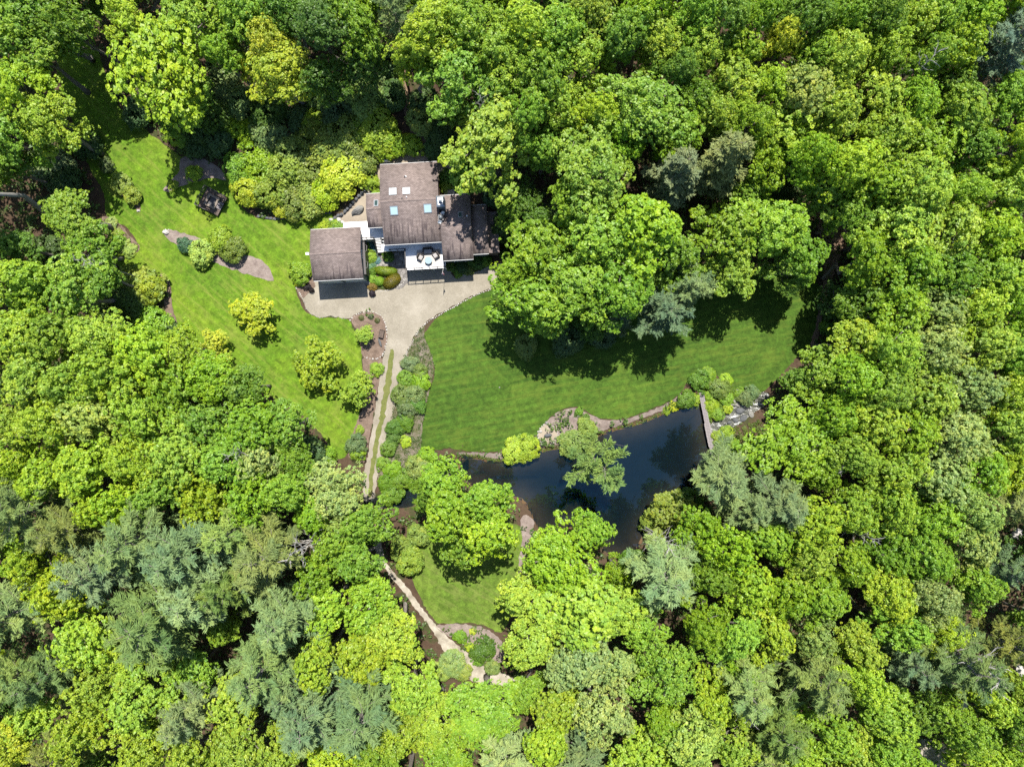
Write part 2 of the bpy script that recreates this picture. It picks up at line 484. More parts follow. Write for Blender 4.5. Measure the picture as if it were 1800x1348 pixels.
def water_mat(name, body, f0, ripple, absorb, dens):
    """clear water: mirror of the sky by Fresnel, else looks down through the depth to the bed"""
    m, nt = new_mat(name); N = NT(nt)
    vec = N.coords('Object')
    n1 = N.noise(vec, 1.3, 3, 0.5); n2 = N.noise(vec, 0.35, 2, 0.5)
    h = N.math('ADD', n1, N.math('MULTIPLY', n2, 1.5))
    nm = N.bump(h, ripple, 0.1)
    gl = N.n('ShaderNodeBsdfGlossy'); gl.inputs['Roughness'].default_value = 0.04; N.l(nm, gl.inputs['Normal'])
    gl.inputs['Color'].default_value = (0.42, 0.82, 1.0, 1)
    tr = N.n('ShaderNodeBsdfTransparent'); tr.inputs[0].default_value = (0.85, 0.93, 0.95, 1)
    df = N.n('ShaderNodeBsdfDiffuse'); df.inputs[0].default_value = (*body, 1)
    m1 = N.n('ShaderNodeMixShader', i_0=0.45); N.l(tr.outputs[0], m1.inputs[1]); N.l(df.outputs[0], m1.inputs[2])
    fr = N.n('ShaderNodeFresnel', i_IOR=f0); N.l(nm, fr.inputs['Normal'])
    m2 = N.n('ShaderNodeMixShader'); N.l(fr.outputs[0], m2.inputs[0]); N.l(m1.outputs[0], m2.inputs[1]); N.l(gl.outputs[0], m2.inputs[2])
    o = N.n('ShaderNodeOutputMaterial'); N.l(m2.outputs[0], o.inputs[0])
    va = N.n('ShaderNodeVolumeAbsorption'); va.inputs['Color'].default_value = (*absorb, 1); va.inputs['Density'].default_value = dens
    N.l(va.outputs[0], o.inputs['Volume'])
    M[name] = m
water_mat('pond_water', (0.0010, 0.0075, 0.0150), 1.60, 0.05, (0.30, 0.42, 0.40), 0.9)
def brook_mat():
    m, nt = new_mat('brook_water'); N = NT(nt)
    vec = N.coords('Object', rot=(0, 0, math.radians(-38)), scale=(0.35, 1.3, 1))
    f = N.noise(vec, 1.9, 6, 0.7, dist=0.6)
    c = N.ramp(f, [(0.42, (0.03, 0.032, 0.024)), (0.56, (0.10, 0.10, 0.085)), (0.66, (0.55, 0.57, 0.58))])
    N.finish(c, 0.2, 0.6, N.bump(f, 0.6, 0.12))
    M['brook_water'] = m
brook_mat()

# ------------------------------------------------------------------ terrain and ground sheets
def terrain():
    def axis(lo, hi, step, far, k):
        a = list(np.arange(lo, hi + 1e-6, step)); s = step
        while a[-1] < far: s *= k; a.append(a[-1] + s)
        s = step
        while a[0] > -far: s *= k; a.insert(0, a[0] - s)
        return np.array(a)
    xs = axis(-84, 84, 0.75, 900, 1.25); ys = axis(-64, 64, 0.75, 900, 1.25)
    X, Y = np.meshgrid(xs, ys)
    Z = height(X.ravel(), Y.ravel())
    V = np.stack([X.ravel(), Y.ravel(), Z], 1)
    nx, ny = len(xs), len(ys)
    i = np.arange(nx * ny).reshape(ny, nx)
    F = np.stack([i[:-1, :-1], i[:-1, 1:], i[1:, 1:], i[1:, :-1]], -1).reshape(-1, 4)
    me = np_mesh('ground', V, F)
    me.polygons.foreach_set('use_smooth', [True] * len(me.polygons))
    tag(link('ground', me, M['forest_floor']), 'brown leaf-littered woodland ground', None, None, 'structure')
terrain()

def sheet(name, pxpoly, mat, off, label, smooth=3, step=0.75, ragged=0.07, kind='structure'):
    poly = smooth_poly(pxpoly, smooth) if smooth else pxpoly
    P = [G(x, y) for x, y in poly]
    b = [(p.x, p.y) for p in P]
    # densify the border so that the sheet follows the ground
    B = []
    for i in range(len(b)):
        p, q = np.array(b[i]), np.array(b[(i + 1) % len(b)])
        n = max(1, int(np.linalg.norm(q - p) / .35))
        for j in range(n): B.append(tuple(p + (q - p) * j / n + RNG.normal(size=2) * ragged))
    xs = np.arange(min(p[0] for p in B), max(p[0] for p in B), step); ys = np.arange(min(p[1] for p in B), max(p[1] for p in B), step)
    xs = np.round(xs / step) * step; ys = np.round(ys / step) * step
    X, Y = np.meshgrid(xs, ys); X = X.ravel(); Y = Y.ravel()
    k = sdist(X, Y, B) < -0.3 * step
    pts = [Vector(p) for p in B] + [Vector((x, y)) for x, y in zip(X[k], Y[k])]
    n = len(B)
    vo, eo, fo, *_ = delaunay_2d_cdt(pts, [], [list(range(n))], 1, 1e-5)
    V = np.array([(v.x, v.y, 0) for v in vo]); V[:, 2] = height(V[:, 0], V[:, 1]) + off
    F = np.array([f for f in fo if len(f) == 3])
    # keep normals up
    a = V[F[:, 1]] - V[F[:, 0]]; c = V[F[:, 2]] - V[F[:, 0]]
    flip = (a[:, 0] * c[:, 1] - a[:, 1] * c[:, 0]) < 0
    F[flip] = F[flip][:, ::-1]
    me = np_mesh(name, V, F)
    me.polygons.foreach_set('use_smooth', [True] * len(me.polygons))
    return tag(link(name, me, mat), label, None, None, kind), B

LEFT_LAWN = [(96, 60), (150, 40), (182, 120), (205, 182), (255, 228), (300, 262), (330, 285), (392, 300), (420, 355), (455, 384), (520, 385), (580, 374),
             (590, 392), (620, 400), (640, 430), (640, 480), (560, 500), (522, 500), (531, 540), (560, 557), (608, 560), (622, 580), (634, 612), (637, 645), (642, 690), (630, 735), (614, 790), (602, 806),
             (588, 800), (566, 765), (520, 720), (460, 690), (400, 650), (350, 612), (320, 582), (303, 545), (301, 505), (282, 486), (240, 482), (205, 462), (212, 430), (235, 445), (240, 425), (222, 400), (190, 385), (182, 340),
             (160, 300), (140, 250), (125, 200), (104, 140)]
RIGHT_LAWN = [(866, 508), (832, 521), (792, 543), (765, 562), (748, 585), (747, 608), (760, 632), (764, 655), (753, 695), (744, 740), (738, 790), (785, 788), (830, 793), (868, 794),
              (892, 786), (920, 771), (946, 763), (956, 745), (982, 722), (1012, 715), (1040, 728), (1062, 736), (1095, 736), (1120, 729), (1180, 703), (1198, 688), (1213, 664), (1240, 655), (1268, 664),
              (1285, 682), (1300, 690), (1332, 692), (1362, 670), (1400, 630), (1422, 608), (1440, 578), (1460, 540), (1440, 500), (1400, 478), (1300, 470), (1100, 470), (960, 470), (905, 490)]
SMALL_LAWN = [(722, 1004), (735, 965), (765, 930), (850, 915), (914, 925), (917, 960), (912, 1000), (906, 1040), (900, 1080), (880, 1112), (850, 1098), (815, 1094), (780, 1096), (762, 1088), (738, 1048)]
DRIVE = [(930, 462), (925, 490), (866, 506), (832, 519), (792, 541), (764, 556), (745, 570), (728, 592), (715, 617), (707, 642), (699, 690), (686, 750), (673, 800), (663, 840), (657, 880), (640, 882), (640, 838), (648, 790), (658, 730), (667, 670), (671, 640),
         (677, 612), (680, 590), (676, 566), (660, 550), (640, 548), (622, 554), (610, 561), (585, 556), (560, 557), (541, 546), (531, 526), (524, 509), (536, 499), (560, 480), (640, 480), (650, 505), (668, 511), (700, 503), (714, 490), (716, 470), (784, 465), (797, 488), (812, 484), (845, 476), (865, 466)]
lawn_l, _ = sheet('lawn', LEFT_LAWN, M['lawn_left'], 0.035, 'bright green mown lawn sweeping down left of the garage')
lawn_r, _ = sheet('lawn', RIGHT_LAWN, M['lawn_right'], 0.035, 'striped dark green lawn between the drive and the pond')
lawn_s, _ = sheet('lawn', SMALL_LAWN, M['lawn_small'], 0.035, 'small rough lawn below the pond beside the track')
drive, _ = sheet('driveway', DRIVE, M['drive_gravel'], 0.05, 'tan pea gravel driveway in front of the garage and house')
drive.location.z = 0.012
GRASS_STRIP = [(686, 618), (692, 617), (691, 640), (684, 690), (673, 745), (663, 795), (656, 838), (654, 870), (648, 870), (650, 835), (657, 785), (667, 730), (676, 680), (682, 640)]
s_, _ = sheet('grass_strip', GRASS_STRIP, M['strip_grass'], 0.085, 'olive grass strip between the wheel tracks of the drive')
ISLAND = [(616, 563), (626, 554), (645, 548), (664, 552), (676, 566), (680, 590), (677, 612), (671, 626), (655, 631), (638, 627), (635, 605), (628, 582)]
sheet('mulch_bed', ISLAND, M['mulch'], 0.10, 'rounded brown mulch island edged with white stones')
sheet('mulch_bed', [(638, 630), (671, 629), (667, 665), (658, 722), (648, 780), (641, 812), (618, 806), (612, 790), (628, 740), (641, 700), (639, 650)], M['mulch'], 0.075, 'long brown mulch strip along the left of the drive')
BANK = [(745, 572), (746, 592), (756, 617), (763, 642), (761, 662), (752, 698), (743, 745), (739, 792), (728, 815), (700, 835), (664, 850), (672, 806), (686, 752), (699, 692), (708, 642), (716, 618), (729, 594)]
sheet('planting_bed', BANK, M['bed_soil'], 0.075, 'planted bank between the drive and the striped lawn')
sheet('mulch_bed', [(800, 796), (830, 795), (868, 796), (892, 788), (920, 773), (946, 765), (956, 747), (982, 724), (1012, 717), (1040, 730), (1062, 738), (1095, 738), (1120, 731), (1180, 705), (1200, 690), (1214, 698),
                    (1206, 708), (1160, 723), (1120, 739), (1080, 750), (1030, 766), (985, 780), (945, 788), (915, 799), (880, 806), (845, 802)], M['grey_mulch'], 0.06, 'pinkish grey mulch strip along the pond shore')
sheet('mulch_bed', [(287, 407), (300, 404), (330, 412), (370, 425), (420, 444), (455, 455), (472, 468), (481, 488), (478, 495), (450, 487), (400, 470), (350, 452), (310, 430), (291, 416)], M['grey_mulch'], 0.075, 'leaf-shaped gravel bed in the middle of the left lawn')
sheet('mulch_bed', [(318, 280), (345, 276), (385, 295), (398, 318), (372, 312), (340, 322), (318, 328), (298, 338), (288, 334), (302, 318), (316, 300)], M['grey_mulch'], 0.075, 'grey mulch bed above the square wooden deck')
sheet('mulch_bed', [(200, 318), (222, 312), (238, 330), (245, 360), (247, 372), (238, 366), (222, 350), (205, 336)], M['mulch'], 0.075, 'small mulch bed at the left edge of the lawn')
sheet('mulch_bed', [(180, 380), (208, 392), (232, 418), (246, 432), (240, 446), (214, 446), (190, 420)], M['mulch'], 0.075, 'brown bed with low plants below the left tree line')
sheet('mulch_bed', [(282, 482), (298, 495), (303, 540), (320, 580), (345, 606), (328, 600), (300, 570), (288, 530)], M['mulch'], 0.075, 'narrow brown mulch edge left of the lawn')
sheet('mulch_bed', [(516, 488), (526, 484), (545, 488), (556, 502), (545, 512), (533, 524), (524, 512)], M['mulch'], 0.10, 'small stone edged bed at the garage corner')
sheet('mulch_bed', [(765, 1099), (800, 1096), (840, 1100), (868, 1112), (885, 1135), (880, 1165), (845, 1160), (810, 1128), (780, 1112)], M['grey_mulch'], 0.075, 'pale mulch bed below the small lawn')
sheet('footpath', [(920, 905), (936, 912), (938, 935), (928, 955), (922, 985), (920, 1010), (911, 1012), (913, 980), (917, 945), (915, 920)], M['grey_mulch'], 0.07, 'narrow mulch footpath along the lower left pond shore')
TRACK = [(655, 930), (668, 935), (672, 965), (684, 995), (703, 1018), (722, 1040), (745, 1072), (772, 1103), (800, 1130), (835, 1155), (880, 1180), (915, 1196), (960, 1215), (955, 1228), (905, 1212), (870, 1202), (830, 1196), (808, 1172), (782, 1148), (770, 1125), (752, 1096), (728, 1066), (706, 1035), (688, 1015), (668, 985), (656, 955)]
sheet('track', TRACK, M['pale_gravel'], 0.075, 'pale gravel track winding past the small lawn')
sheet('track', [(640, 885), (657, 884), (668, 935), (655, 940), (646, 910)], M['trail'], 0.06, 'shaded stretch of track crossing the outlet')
sheet('trail', [(690, 90), (704, 92), (718, 160), (735, 210), (760, 250), (775, 280), (735, 282), (712, 255), (722, 230), (705, 180)], M['trail'], 0.05, 'brown earth trail coming down behind the house')
sheet('trail', [(505, 180), (520, 182), (518, 225), (504, 255), (498, 235), (508, 215)], M['trail'], 0.05, 'short brown trail between the rhododendrons')
sheet('trail', [(1395, 300), (1425, 312), (1460, 370), (1490, 392), (1484, 430), (1470, 470), (1445, 560), (1436, 608), (1424, 612), (1440, 540), (1448, 470), (1440, 415), (1425, 370)], M['trail'], 0.05, 'brown woodland trail right of the striped lawn')
sheet('patio', [(592, 385), (606, 372), (625, 355), (648, 330), (660, 330), (668, 345), (660, 400), (600, 402), (596, 395)], M['patio_gravel'], 0.07, 'tan gravel patio left of the house')
sheet('patio', [(655, 272), (700, 264), (745, 262), (785, 268), (788, 320), (650, 330)], M['patio_gravel'], 0.07, 'tan gravel strip behind the house')
sheet('path', [(662, 440), (673, 440), (680, 447), (716, 440), (718, 492), (706, 507), (692, 506), (699, 490), (699, 478), (690, 470), (668, 470), (655, 480), (650, 500), (642, 500), (646, 478), (660, 462)], M['flagstone'], 0.09, 'grey flagstone path from the steps to the drive')
sheet('gravel_clearing', [(1575, 1310), (1640, 1300), (1680, 1330), (1670, 1400), (1560, 1400)], M['pale_gravel'], 0.06, 'pale gravel clearing glimpsed at the bottom right')
for i, (x, y, s) in enumerate([(1786, 938, 1.2), (1796, 985, 1.5), (1778, 1018, 1.1), (1792, 1178, 1.3), (1690, 1238, 1.0)]):
    p = G(x, y); b = link('pale_boulder', rock_mesh(500 + i, 2), M['stone_white']); b.location = (p.x, p.y, p.z + .3); b.scale = (s, s * .7, s * .5); b.rotation_euler = (0, 0, i * .8)
    tag(b, 'pale boulder among the trees near the lower right edge, %s from the top' % ['first', 'second', 'third', 'fourth', 'last'][i], 'boulder', 'pale boulders near the right edge')

# pond, brook and outlet
def water(name, poly, z, depth, mat, label, slope=None):
    n = len(poly)
    top = [(x, y, z if slope is None else z + slope(x, y)) for x, y in poly]
    bot = [(x, y, z - depth) for x, y in poly]
    me = bpy.data.meshes.new(name)
    me.from_pydata(top + bot, [], [tuple(range(n)), tuple(range(2 * n - 1, n - 1, -1))] + [(i, i + n, (i + 1) % n + n, (i + 1) % n) for i in range(n)])
    bm = bmesh.new(); bm.from_mesh(me); bmesh.ops.recalc_face_normals(bm, faces=bm.faces[:]); bmesh.ops.triangulate(bm, faces=bm.faces[:]); bm.to_mesh(me); bm.free()
    return tag(link(name, me, M[mat]), label, None, None, 'structure')
def grow(poly, d):
    P = np.array(poly); out = []
    ar = sum(P[i - 1][0] * P[i][1] - P[i][0] * P[i - 1][1] for i in range(len(P)))
    sg = 1 if ar > 0 else -1
    for i in range(len(P)):
        t = P[(i + 1) % len(P)] - P[i - 1]; t = t / (np.linalg.norm(t) + 1e-9)
        out.append(tuple(P[i] + sg * d * np.array([t[1], -t[0]])))
    return out
water('pond', grow(POND, 0.25), WATER_Z, 3.0, 'pond_water', 'dark blue pond mirroring the trees')
water('outlet', grow(OUTLET, 0.3), WATER_Z - 0.03, 2.0, 'pond_water', 'dark outlet stream leaving the left end of the pond')
water('brook', grow(BROOK, 0.2), -0.30, 1.2, 'brook_water', 'brook with white water running into the pond', lambda x, y: 0.012 * max(0, x - 30))
# silt on the pond bed: a skin over the terrain, so the shallows show brown
def bed():
    xs = np.arange(-9, 33, 0.75); ys = np.arange(-30, 0, 0.75)
    X, Y = np.meshgrid(xs, ys); x = X.ravel(); y = Y.ravel()
    Z = height(x, y) + 0.03
    i = np.arange(len(x)).reshape(len(ys), len(xs))
    F = np.stack([i[:-1, :-1], i[:-1, 1:], i[1:, 1:], i[1:, :-1]], -1).reshape(-1, 4)
    keep = (sdist(x, y, POND) < 0.2)[F].all(1)
    me = np_mesh('pond_bed', np.stack([x, y, Z], 1), F[keep])
    me.polygons.foreach_set('use_smooth', [True] * len(me.polygons))
    tag(link('pond_bed', me, M['mud']), 'brown silty pond bed seen through the shallows', None, None, 'structure')
bed()

# ------------------------------------------------------------------ house frame
ROT = math.radians(3.2)
O2 = W(720, 400, 0)
def loc2(px, py, z, org=O2):
    p = W(px, py, z) - org
    return (p.x * math.cos(ROT) + p.y * math.sin(ROT), -p.x * math.sin(ROT) + p.y * math.cos(ROT))

def gable_roof(name, u0, u1, vN, vR, vS, ze, zr, parent, zeN=None, th=0.16):
    """ridge along u; returns the roof part with ridge cap and gutters as sub-parts"""
    zeN = ze if zeN is None else zeN
    prof = [(vN, zeN, 0.0), ((vN + vR) / 2, (zeN + zr) / 2, 0.0), (vR, zr, 0.0), (vR * 0.7 + vS * 0.3, zr * 0.7 + ze * 0.3, 0.12), (vR * 0.35 + vS * 0.65, zr * 0.35 + ze * 0.65, 0.85), (vS, ze, 1.0)]
    n = len(prof); V = []; A = []
    for u in (u0, u1):
        for v, z, a in prof: V.append((u, v, z)); A.append(a)
        for v, z, a in prof: V.append((u, v, z - th)); A.append(a)
    F = []
    o = 2 * n
    for i in range(n - 1):
        F.append((i, i + 1, o + i + 1, o + i)); F.append((n + i, o + n + i, o + n + i + 1, n + i + 1))
        F.append((i, n + i, n + i + 1, i + 1)); F.append((o + i, o + i + 1, o + n + i + 1, o + n + i))
    F.append((0, o, o + n, n)); F.append((n - 1, 2 * n - 1, o + 2 * n - 1, o + n - 1))
    me = np_mesh(name, np.array(V), np.array(F), np.array(A))
    bm = bmesh.new(); bm.from_mesh(me); bmesh.ops.recalc_face_normals(bm, faces=bm.faces[:]); bm.to_mesh(me); bm.free()
    r = link(name, me, M['shingle'], parent)
    MB().hexa([(u0 + .02, vR - .16, zr - .03), (u1 - .02, vR - .16, zr - .03), (u1 - .02, vR + .16, zr - .03), (u0 + .02, vR + .16, zr - .03),
               (u0 + .02, vR - .05, zr + .05), (u1 - .02, vR - .05, zr + .05), (u1 - .02, vR + .05, zr + .05), (u0 + .02, vR + .05, zr + .05)]).build('ridge_cap', M['shingle'], r)
    MB().box(u0 + .03, u1 - .03, vS - .075, vS - .004, ze - .17, ze - .05).build('gutter', M['white_trim'], r)
    MB().box(u0 + .03, u1 - .03, vN + .004, vN + .06, zeN - .17, zeN - .05).build('gutter', M['white_trim'], r)
    return r

def gable_walls(name, u0, u1, vN, vR, vS, ze, zr, z0, parent, mat, inset=0.45, insetv=0.5):
    a, b = u0 + inset, u1 - inset
    n_, s_ = vN - insetv, vS + insetv
    sl = (zr - ze) / (vR - vS)
    zs = ze + insetv * sl - .18; zn = ze + insetv * (zr - ze) / (vN - vR) - .18; zz = zr - .18
    V = []
    for u in (a, b): V += [(u, s_, z0), (u, n_, z0), (u, n_, zn), (u, vR, zz), (u, s_, zs)]
    F = [(0, 1, 2, 3, 4), (9, 8, 7, 6, 5), (0, 4, 9, 5), (1, 6, 7, 2), (2, 7, 8, 3), (3, 8, 9, 4), (0, 5, 6, 1)]
    me = bpy.data.meshes.new(name); me.from_pydata(V, [], F)
    bm = bmesh.new(); bm.from_mesh(me); bmesh.ops.recalc_face_normals(bm, faces=bm.faces[:]); bm.to_mesh(me); bm.free()
    w = link(name, me, mat, parent)
    return w, (a, b, n_, s_)

def window_on(parent, axis, pos, c, w, z0, z1, out, name='window', glass='window_glass'):
    """axis 'v': wall faces along v at v=pos; out = +1/-1 outward"""
    t = 0.05
    def bx(a0, a1, d0, d1, b0, b1):
        d0, d1 = sorted((pos + out * d0, pos + out * d1))
        return (a0, a1, d0, d1, b0, b1) if axis == 'v' else (d0, d1, a0, a1, b0, b1)
    f = MB()
    for a0, a1, b0, b1 in ((c - w / 2 - .07, c + w / 2 + .07, z1, z1 + .08), (c - w / 2 - .07, c + w / 2 + .07, z0 - .08, z0), (c - w / 2 - .07, c - w / 2, z0, z1), (c + w / 2, c + w / 2 + .07, z0, z1)):
        f.box(*bx(a0, a1, 0.003, 0.07, b0, b1))
    fr = f.build('%s_frame' % name, M['white_trim'], parent)
    MB().box(*bx(c - w / 2, c + w / 2, 0.003, 0.03, z0, z1)).build('pane', M[glass], fr)
    return fr

def skylight(parent, px, py, w, l, slope_z, sv, glass, dz=0.1):
    """box skylight lying on the slope: slope_z(v) gives roof height"""
    z = 6.5
    for _ in range(5):
        u, v = loc2(px, py, z); z = slope_z(v) + dz
    def slab(a, b, c, d, lo, hi):
        return [(a, c, slope_z(c) + lo), (b, c, slope_z(c) + lo), (b, d, slope_z(d) + lo), (a, d, slope_z(d) + lo), (a, c, slope_z(c) + hi), (b, c, slope_z(c) + hi), (b, d, slope_z(d) + hi), (a, d, slope_z(d) + hi)]
    f = MB(); e = 0.09
    f.hexa(slab(u - w / 2, u - w / 2 + e, v - l / 2, v + l / 2, -.03, dz + .04)); f.hexa(slab(u + w / 2 - e, u + w / 2, v - l / 2, v + l / 2, -.03, dz + .04))
    f.hexa(slab(u - w / 2 + e, u + w / 2 - e, v - l / 2, v - l / 2 + e, -.03, dz + .04)); f.hexa(slab(u - w / 2 + e, u + w / 2 - e, v + l / 2 - e, v + l / 2, -.03, dz + .04))
    fr = f.build('skylight', M['metal_grey'], parent)
    MB().hexa(slab(u - w / 2 + e, u + w / 2 - e, v - l / 2 + e, v + l / 2 - e, 0.0, dz)).build('pane', M[glass], fr)
    return fr

def avg(*a): return sum(a) / len(a)

house = empty('house', (O2.x, O2.y, 0), ROT)
tag(house, 'brown shingle roofed house with skylights and a white deck', 'house')
DECK_Z = 2.75
# main block
ze, zr = 5.4, 7.05
mNl, mNr, mSl, mSr = loc2(666.7, 289.5, ze), loc2(773.6, 284, ze), loc2(676.6, 431.5, ze), loc2(771.8, 424.6, ze)
mu0, mu1 = avg(mNl[0], mSl[0]), avg(mNr[0], mSr[0]); mN, mS = avg(mNl[1], mNr[1]), avg(mSl[1], mSr[1])
mR = avg(loc2(671.8, 355.2, zr)[1], loc2(765.8, 349, zr)[1])
main_roof = gable_roof('roof', mu0, mu1, mN, mR, mS, ze, zr, house)
main_wall, mw = gable_walls('wall', mu0, mu1, mN, mR, mS, ze, zr, -0.4, house, M['wall_siding'], 0.4, 0.7)
sN = lambda v: ze + (mN - v) / (mN - mR) * (zr - ze)
sS = lambda v: ze + (v - mS) / (mR - mS) * (zr - ze)
skylight(main_roof, 690.4, 336.5, 1.05, 1.05, sN, 1, 'skylight_white')
skylight(main_roof, 714.2, 335.5, 1.05, 1.0, sN, 1, 'skylight_white')
skylight(main_roof, 692.6, 370.5, 1.12, 1.2, sS, -1, 'skylight_glass')
skylight(main_roof, 751.8, 366.5, 1.12, 1.2, sS, -1, 'skylight_glass')
def vent(parent, px, py, zf, r=0.06, h=0.35, mat='dish_white'):
    z = 6
    for _ in range(4):
        u, v = loc2(px, py, z); z = zf(v)
    return MB().lathe([(r * 1.8, -.05), (r * 1.5, .04), (r, .06), (r, h), (r * .7, h)], 10, (u, v, z)).build('vent_pipe', M[mat], parent)
vent(main_roof, 714, 311, sN); vent(main_roof, 711.5, 311, sN, 0.07, 0.3, 'metal_dark'); vent(main_roof, 715, 347, sN, 0.05); vent(main_roof, 706.5, 348.5, sN, 0.06, 0.25, 'metal_dark')
for c in (-2.6, -0.4, 2.0):
    window_on(main_wall, 'v', mw[3], c, 1.5, DECK_Z + 0.35, DECK_Z + 2.05, -1)
for c in (-2.0, 1.5):
    window_on(main_wall, 'v', mw[2], c, 1.2, 3.4, 4.5, 1)
window_on(main_wall, 'u', mw[0], mN - 2.8, 1.1, 3.6, 4.6, -1)
# west extension
ze1, zr1 = 4.95, 5.75
xN = avg(loc2(642.8, 341.2, ze1)[1], loc2(666, 339.6, ze1)[1]); xS = avg(loc2(647.3, 400.8, ze1)[1], loc2(671, 399, ze1)[1])
xu0 = avg(loc2(642.8, 341.2, ze1)[0], loc2(647.3, 400.8, ze1)[0]); xu1 = mu0 + 0.39; xR = avg(xN, xS) + 0.05
west_roof = gable_roof('roof', xu0, xu1, xN, xR, xS, ze1, zr1, house)
west_wall, ww = gable_walls('wall', xu0, xu1, xN, xR, xS, ze1, zr1, 0.3, house, M['wall_siding'], 0.35, 0.4)
s1N = lambda v: ze1 + (xN - v) / (xN - xR) * (zr1 - ze1)
skylight(west_roof, 661, 357, 0.62, 0.95, s1N, 1, 'dark_glass', 0.06)
fr = MB().box(ww[0] + .5, ww[0] + 1.45, ww[3] - .06, ww[3] - .003, DECK_Z, DECK_Z + 2.0).build('door', M['white_trim'], west_wall)
# east wing
ze2, zr2 = 5.05, 6.5
eNl, eNr, eSl, eSr = loc2(780, 343.3, ze2), loc2(825, 341.5, ze2), loc2(777, 458.4, ze2), loc2(834, 455.3, ze2)
eu0 = mu1 - 0.385; eu1 = avg(eNr[0], eSr[0]); eN, eS = avg(eNl[1], eNr[1]), avg(eSl[1], eSr[1])
eR = avg(loc2(775.7, 397.3, zr2)[1], loc2(821.3, 393.4, zr2)[1])
east_roof = gable_roof('roof', eu0 + 0.39, eu1, eN, eR, eS, ze2, zr2, house)
east_wall, ew = gable_walls('wall', eu0 + 0.05, eu1, eN, eR, eS, ze2, zr2, -0.4, house, M['wall_siding'], 0.4, 0.45)
s2N = lambda v: ze2 + (eN - v) / (eN - eR) * (zr2 - ze2)
s2S = lambda v: ze2 + (v - eS) / (eR - eS) * (zr2 - ze2)
skylight(east_roof, 809, 377.5, 0.62, 0.85, s2N, 1, 'dark_glass', 0.06)
vent(east_roof, 821, 380, s2N)
for c in (avg(eu0, eu1) - 1.2, avg(eu0, eu1) + 1.4):
    window_on(east_wall, 'v', ew[3], c, 1.4, DECK_Z + 0.4, DECK_Z + 1.7, -1)
window_on(east_wall, 'v', ew[3], avg(eu0, eu1) + .2, 1.6, 0.6, 1.7, -1)
# far east wing, lower
ze3, zr3 = 4.55, 5.45
fN = avg(loc2(830, 361.5, ze3)[1], loc2(854.6, 359.2, ze3)[1]); fS = avg(loc2(834, 447, ze3)[1], loc2(860, 445.5, ze3)[1])
fu1 = avg(loc2(854.6, 359.2, ze3)[0], loc2(860, 445.5, ze3)[0]); fR = loc2(845, 400.5, zr3)[1]
far_roof = gable_roof('roof', eu1 - 0.38, fu1, fN, fR, fS, ze3, zr3, house)
far_wall, fw = gable_walls('wall', eu1 - 0.7, fu1, fN, fR, fS, ze3, zr3, -0.4, house, M['wall_siding'], 0.3, 0.35)
window_on(far_wall, 'v', fw[3], avg(eu1, fu1), 1.1, DECK_Z + .2, DECK_Z + 1.3, -1)
# lean-to
lN, lS = loc2(868, 372, 3.8)[1], loc2(869, 445, 3.6)[1]; lu1 = loc2(877, 420, 3.4)[0]
lt = MB().hexa([(fu1 - .28, lS, 3.95), (lu1, lS, 3.45), (lu1, lN, 3.45), (fu1 - .28, lN, 3.95), (fu1 - .28, lS, 4.07), (lu1, lS, 3.57), (lu1, lN, 3.57), (fu1 - .28, lN, 4.07)])
me = lt.mesh('roof'); a_ = me.attributes.new('v', 'FLOAT', 'POINT'); a_.data.foreach_set('value', [0.3] * 8)
lean = link('roof', me, M['shingle'], house)
MB().box(fu1 - .26, lu1 - .25, lS + .25, lN - .25, -0.4, 3.42).build('wall', M['wood_dark'], house)

# chimney with metal cap, second flue stack with cowl, satellite dishes
def zz(px, py, zf, z=6.8):
    for _ in range(5):
        u, v = loc2(px, py, z); z = zf(v)
    return u, v, z
u, v = loc2(774, 353.5, 8.3)
ch = MB().box(u - .5, u + .5, v - .68, v + .68, 4.5, 8.15).build('chimney', M['wall_siding'], house)
MB().hexa([(u - .58, v - .76, 8.15), (u + .58, v - .76, 8.15), (u + .58, v + .76, 8.15), (u - .58, v + .76, 8.15), (u - .35, v - .5, 8.3), (u + .35, v - .5, 8.3), (u + .35, v + .5, 8.3), (u - .35, v + .5, 8.3)]).build('chimney_cap', M['metal_grey'], ch)
MB().lathe([(.17, 8.25), (.17, 8.6), (.26, 8.6), (.26, 8.68), (.06, 8.82)], 14, (u, v, 0)).build('flue_cowl', M['metal_grey'], ch)
u, v, z = zz(775.8, 384, s2N)
st = MB().box(u - .42, u + .42, v - .42, v + .42, z - .4, z + .62).build('flue_stack', M['metal_dark'], house)
MB().lathe([(.2, z + .6), (.2, z + .85), (.27, z + .87), (.27, z + .95), (.12, z + 1.1), (.02, z + 1.14)], 16, (u, v, 0)).build('flue_cowl', M['metal_grey'], st)
def dish(px, py, zf, az, name='satellite_dish'):
    u, v, z = zz(px, py, zf)
    mast = MB().tube([(u, v, z - .1), (u, v, z + .75)], 0.03, 6).build(name, M['metal_grey'], house)
    prof = [(0.02, 0.0), (.12, .012), (.22, .04), (.31, .085), (.32, .1), (.22, .055), (.12, .027), (.02, .015)]
    d = MB().lathe(prof, 18).build('dish_bowl', M['dish_white'], mast, smooth=True)
    d.matrix_local = Matrix.Translation((u, v, z + .78)) @ Matrix.Rotation(az, 4, 'Z') @ Matrix.Rotation(math.radians(58), 4, 'X')
    q = Matrix.Rotation(az, 4, 'Z') @ Vector((0, -.42, .3))
    MB().tube([(u, v, z + .72), (u + q.x, v + q.y, z + .78 + q.z * .5)], .018, 5).build('feed_arm', M['dish_white'], mast)
dish(778.5, 376.5, s2N, math.radians(35)); dish(774, 392, s2N, math.radians(15))
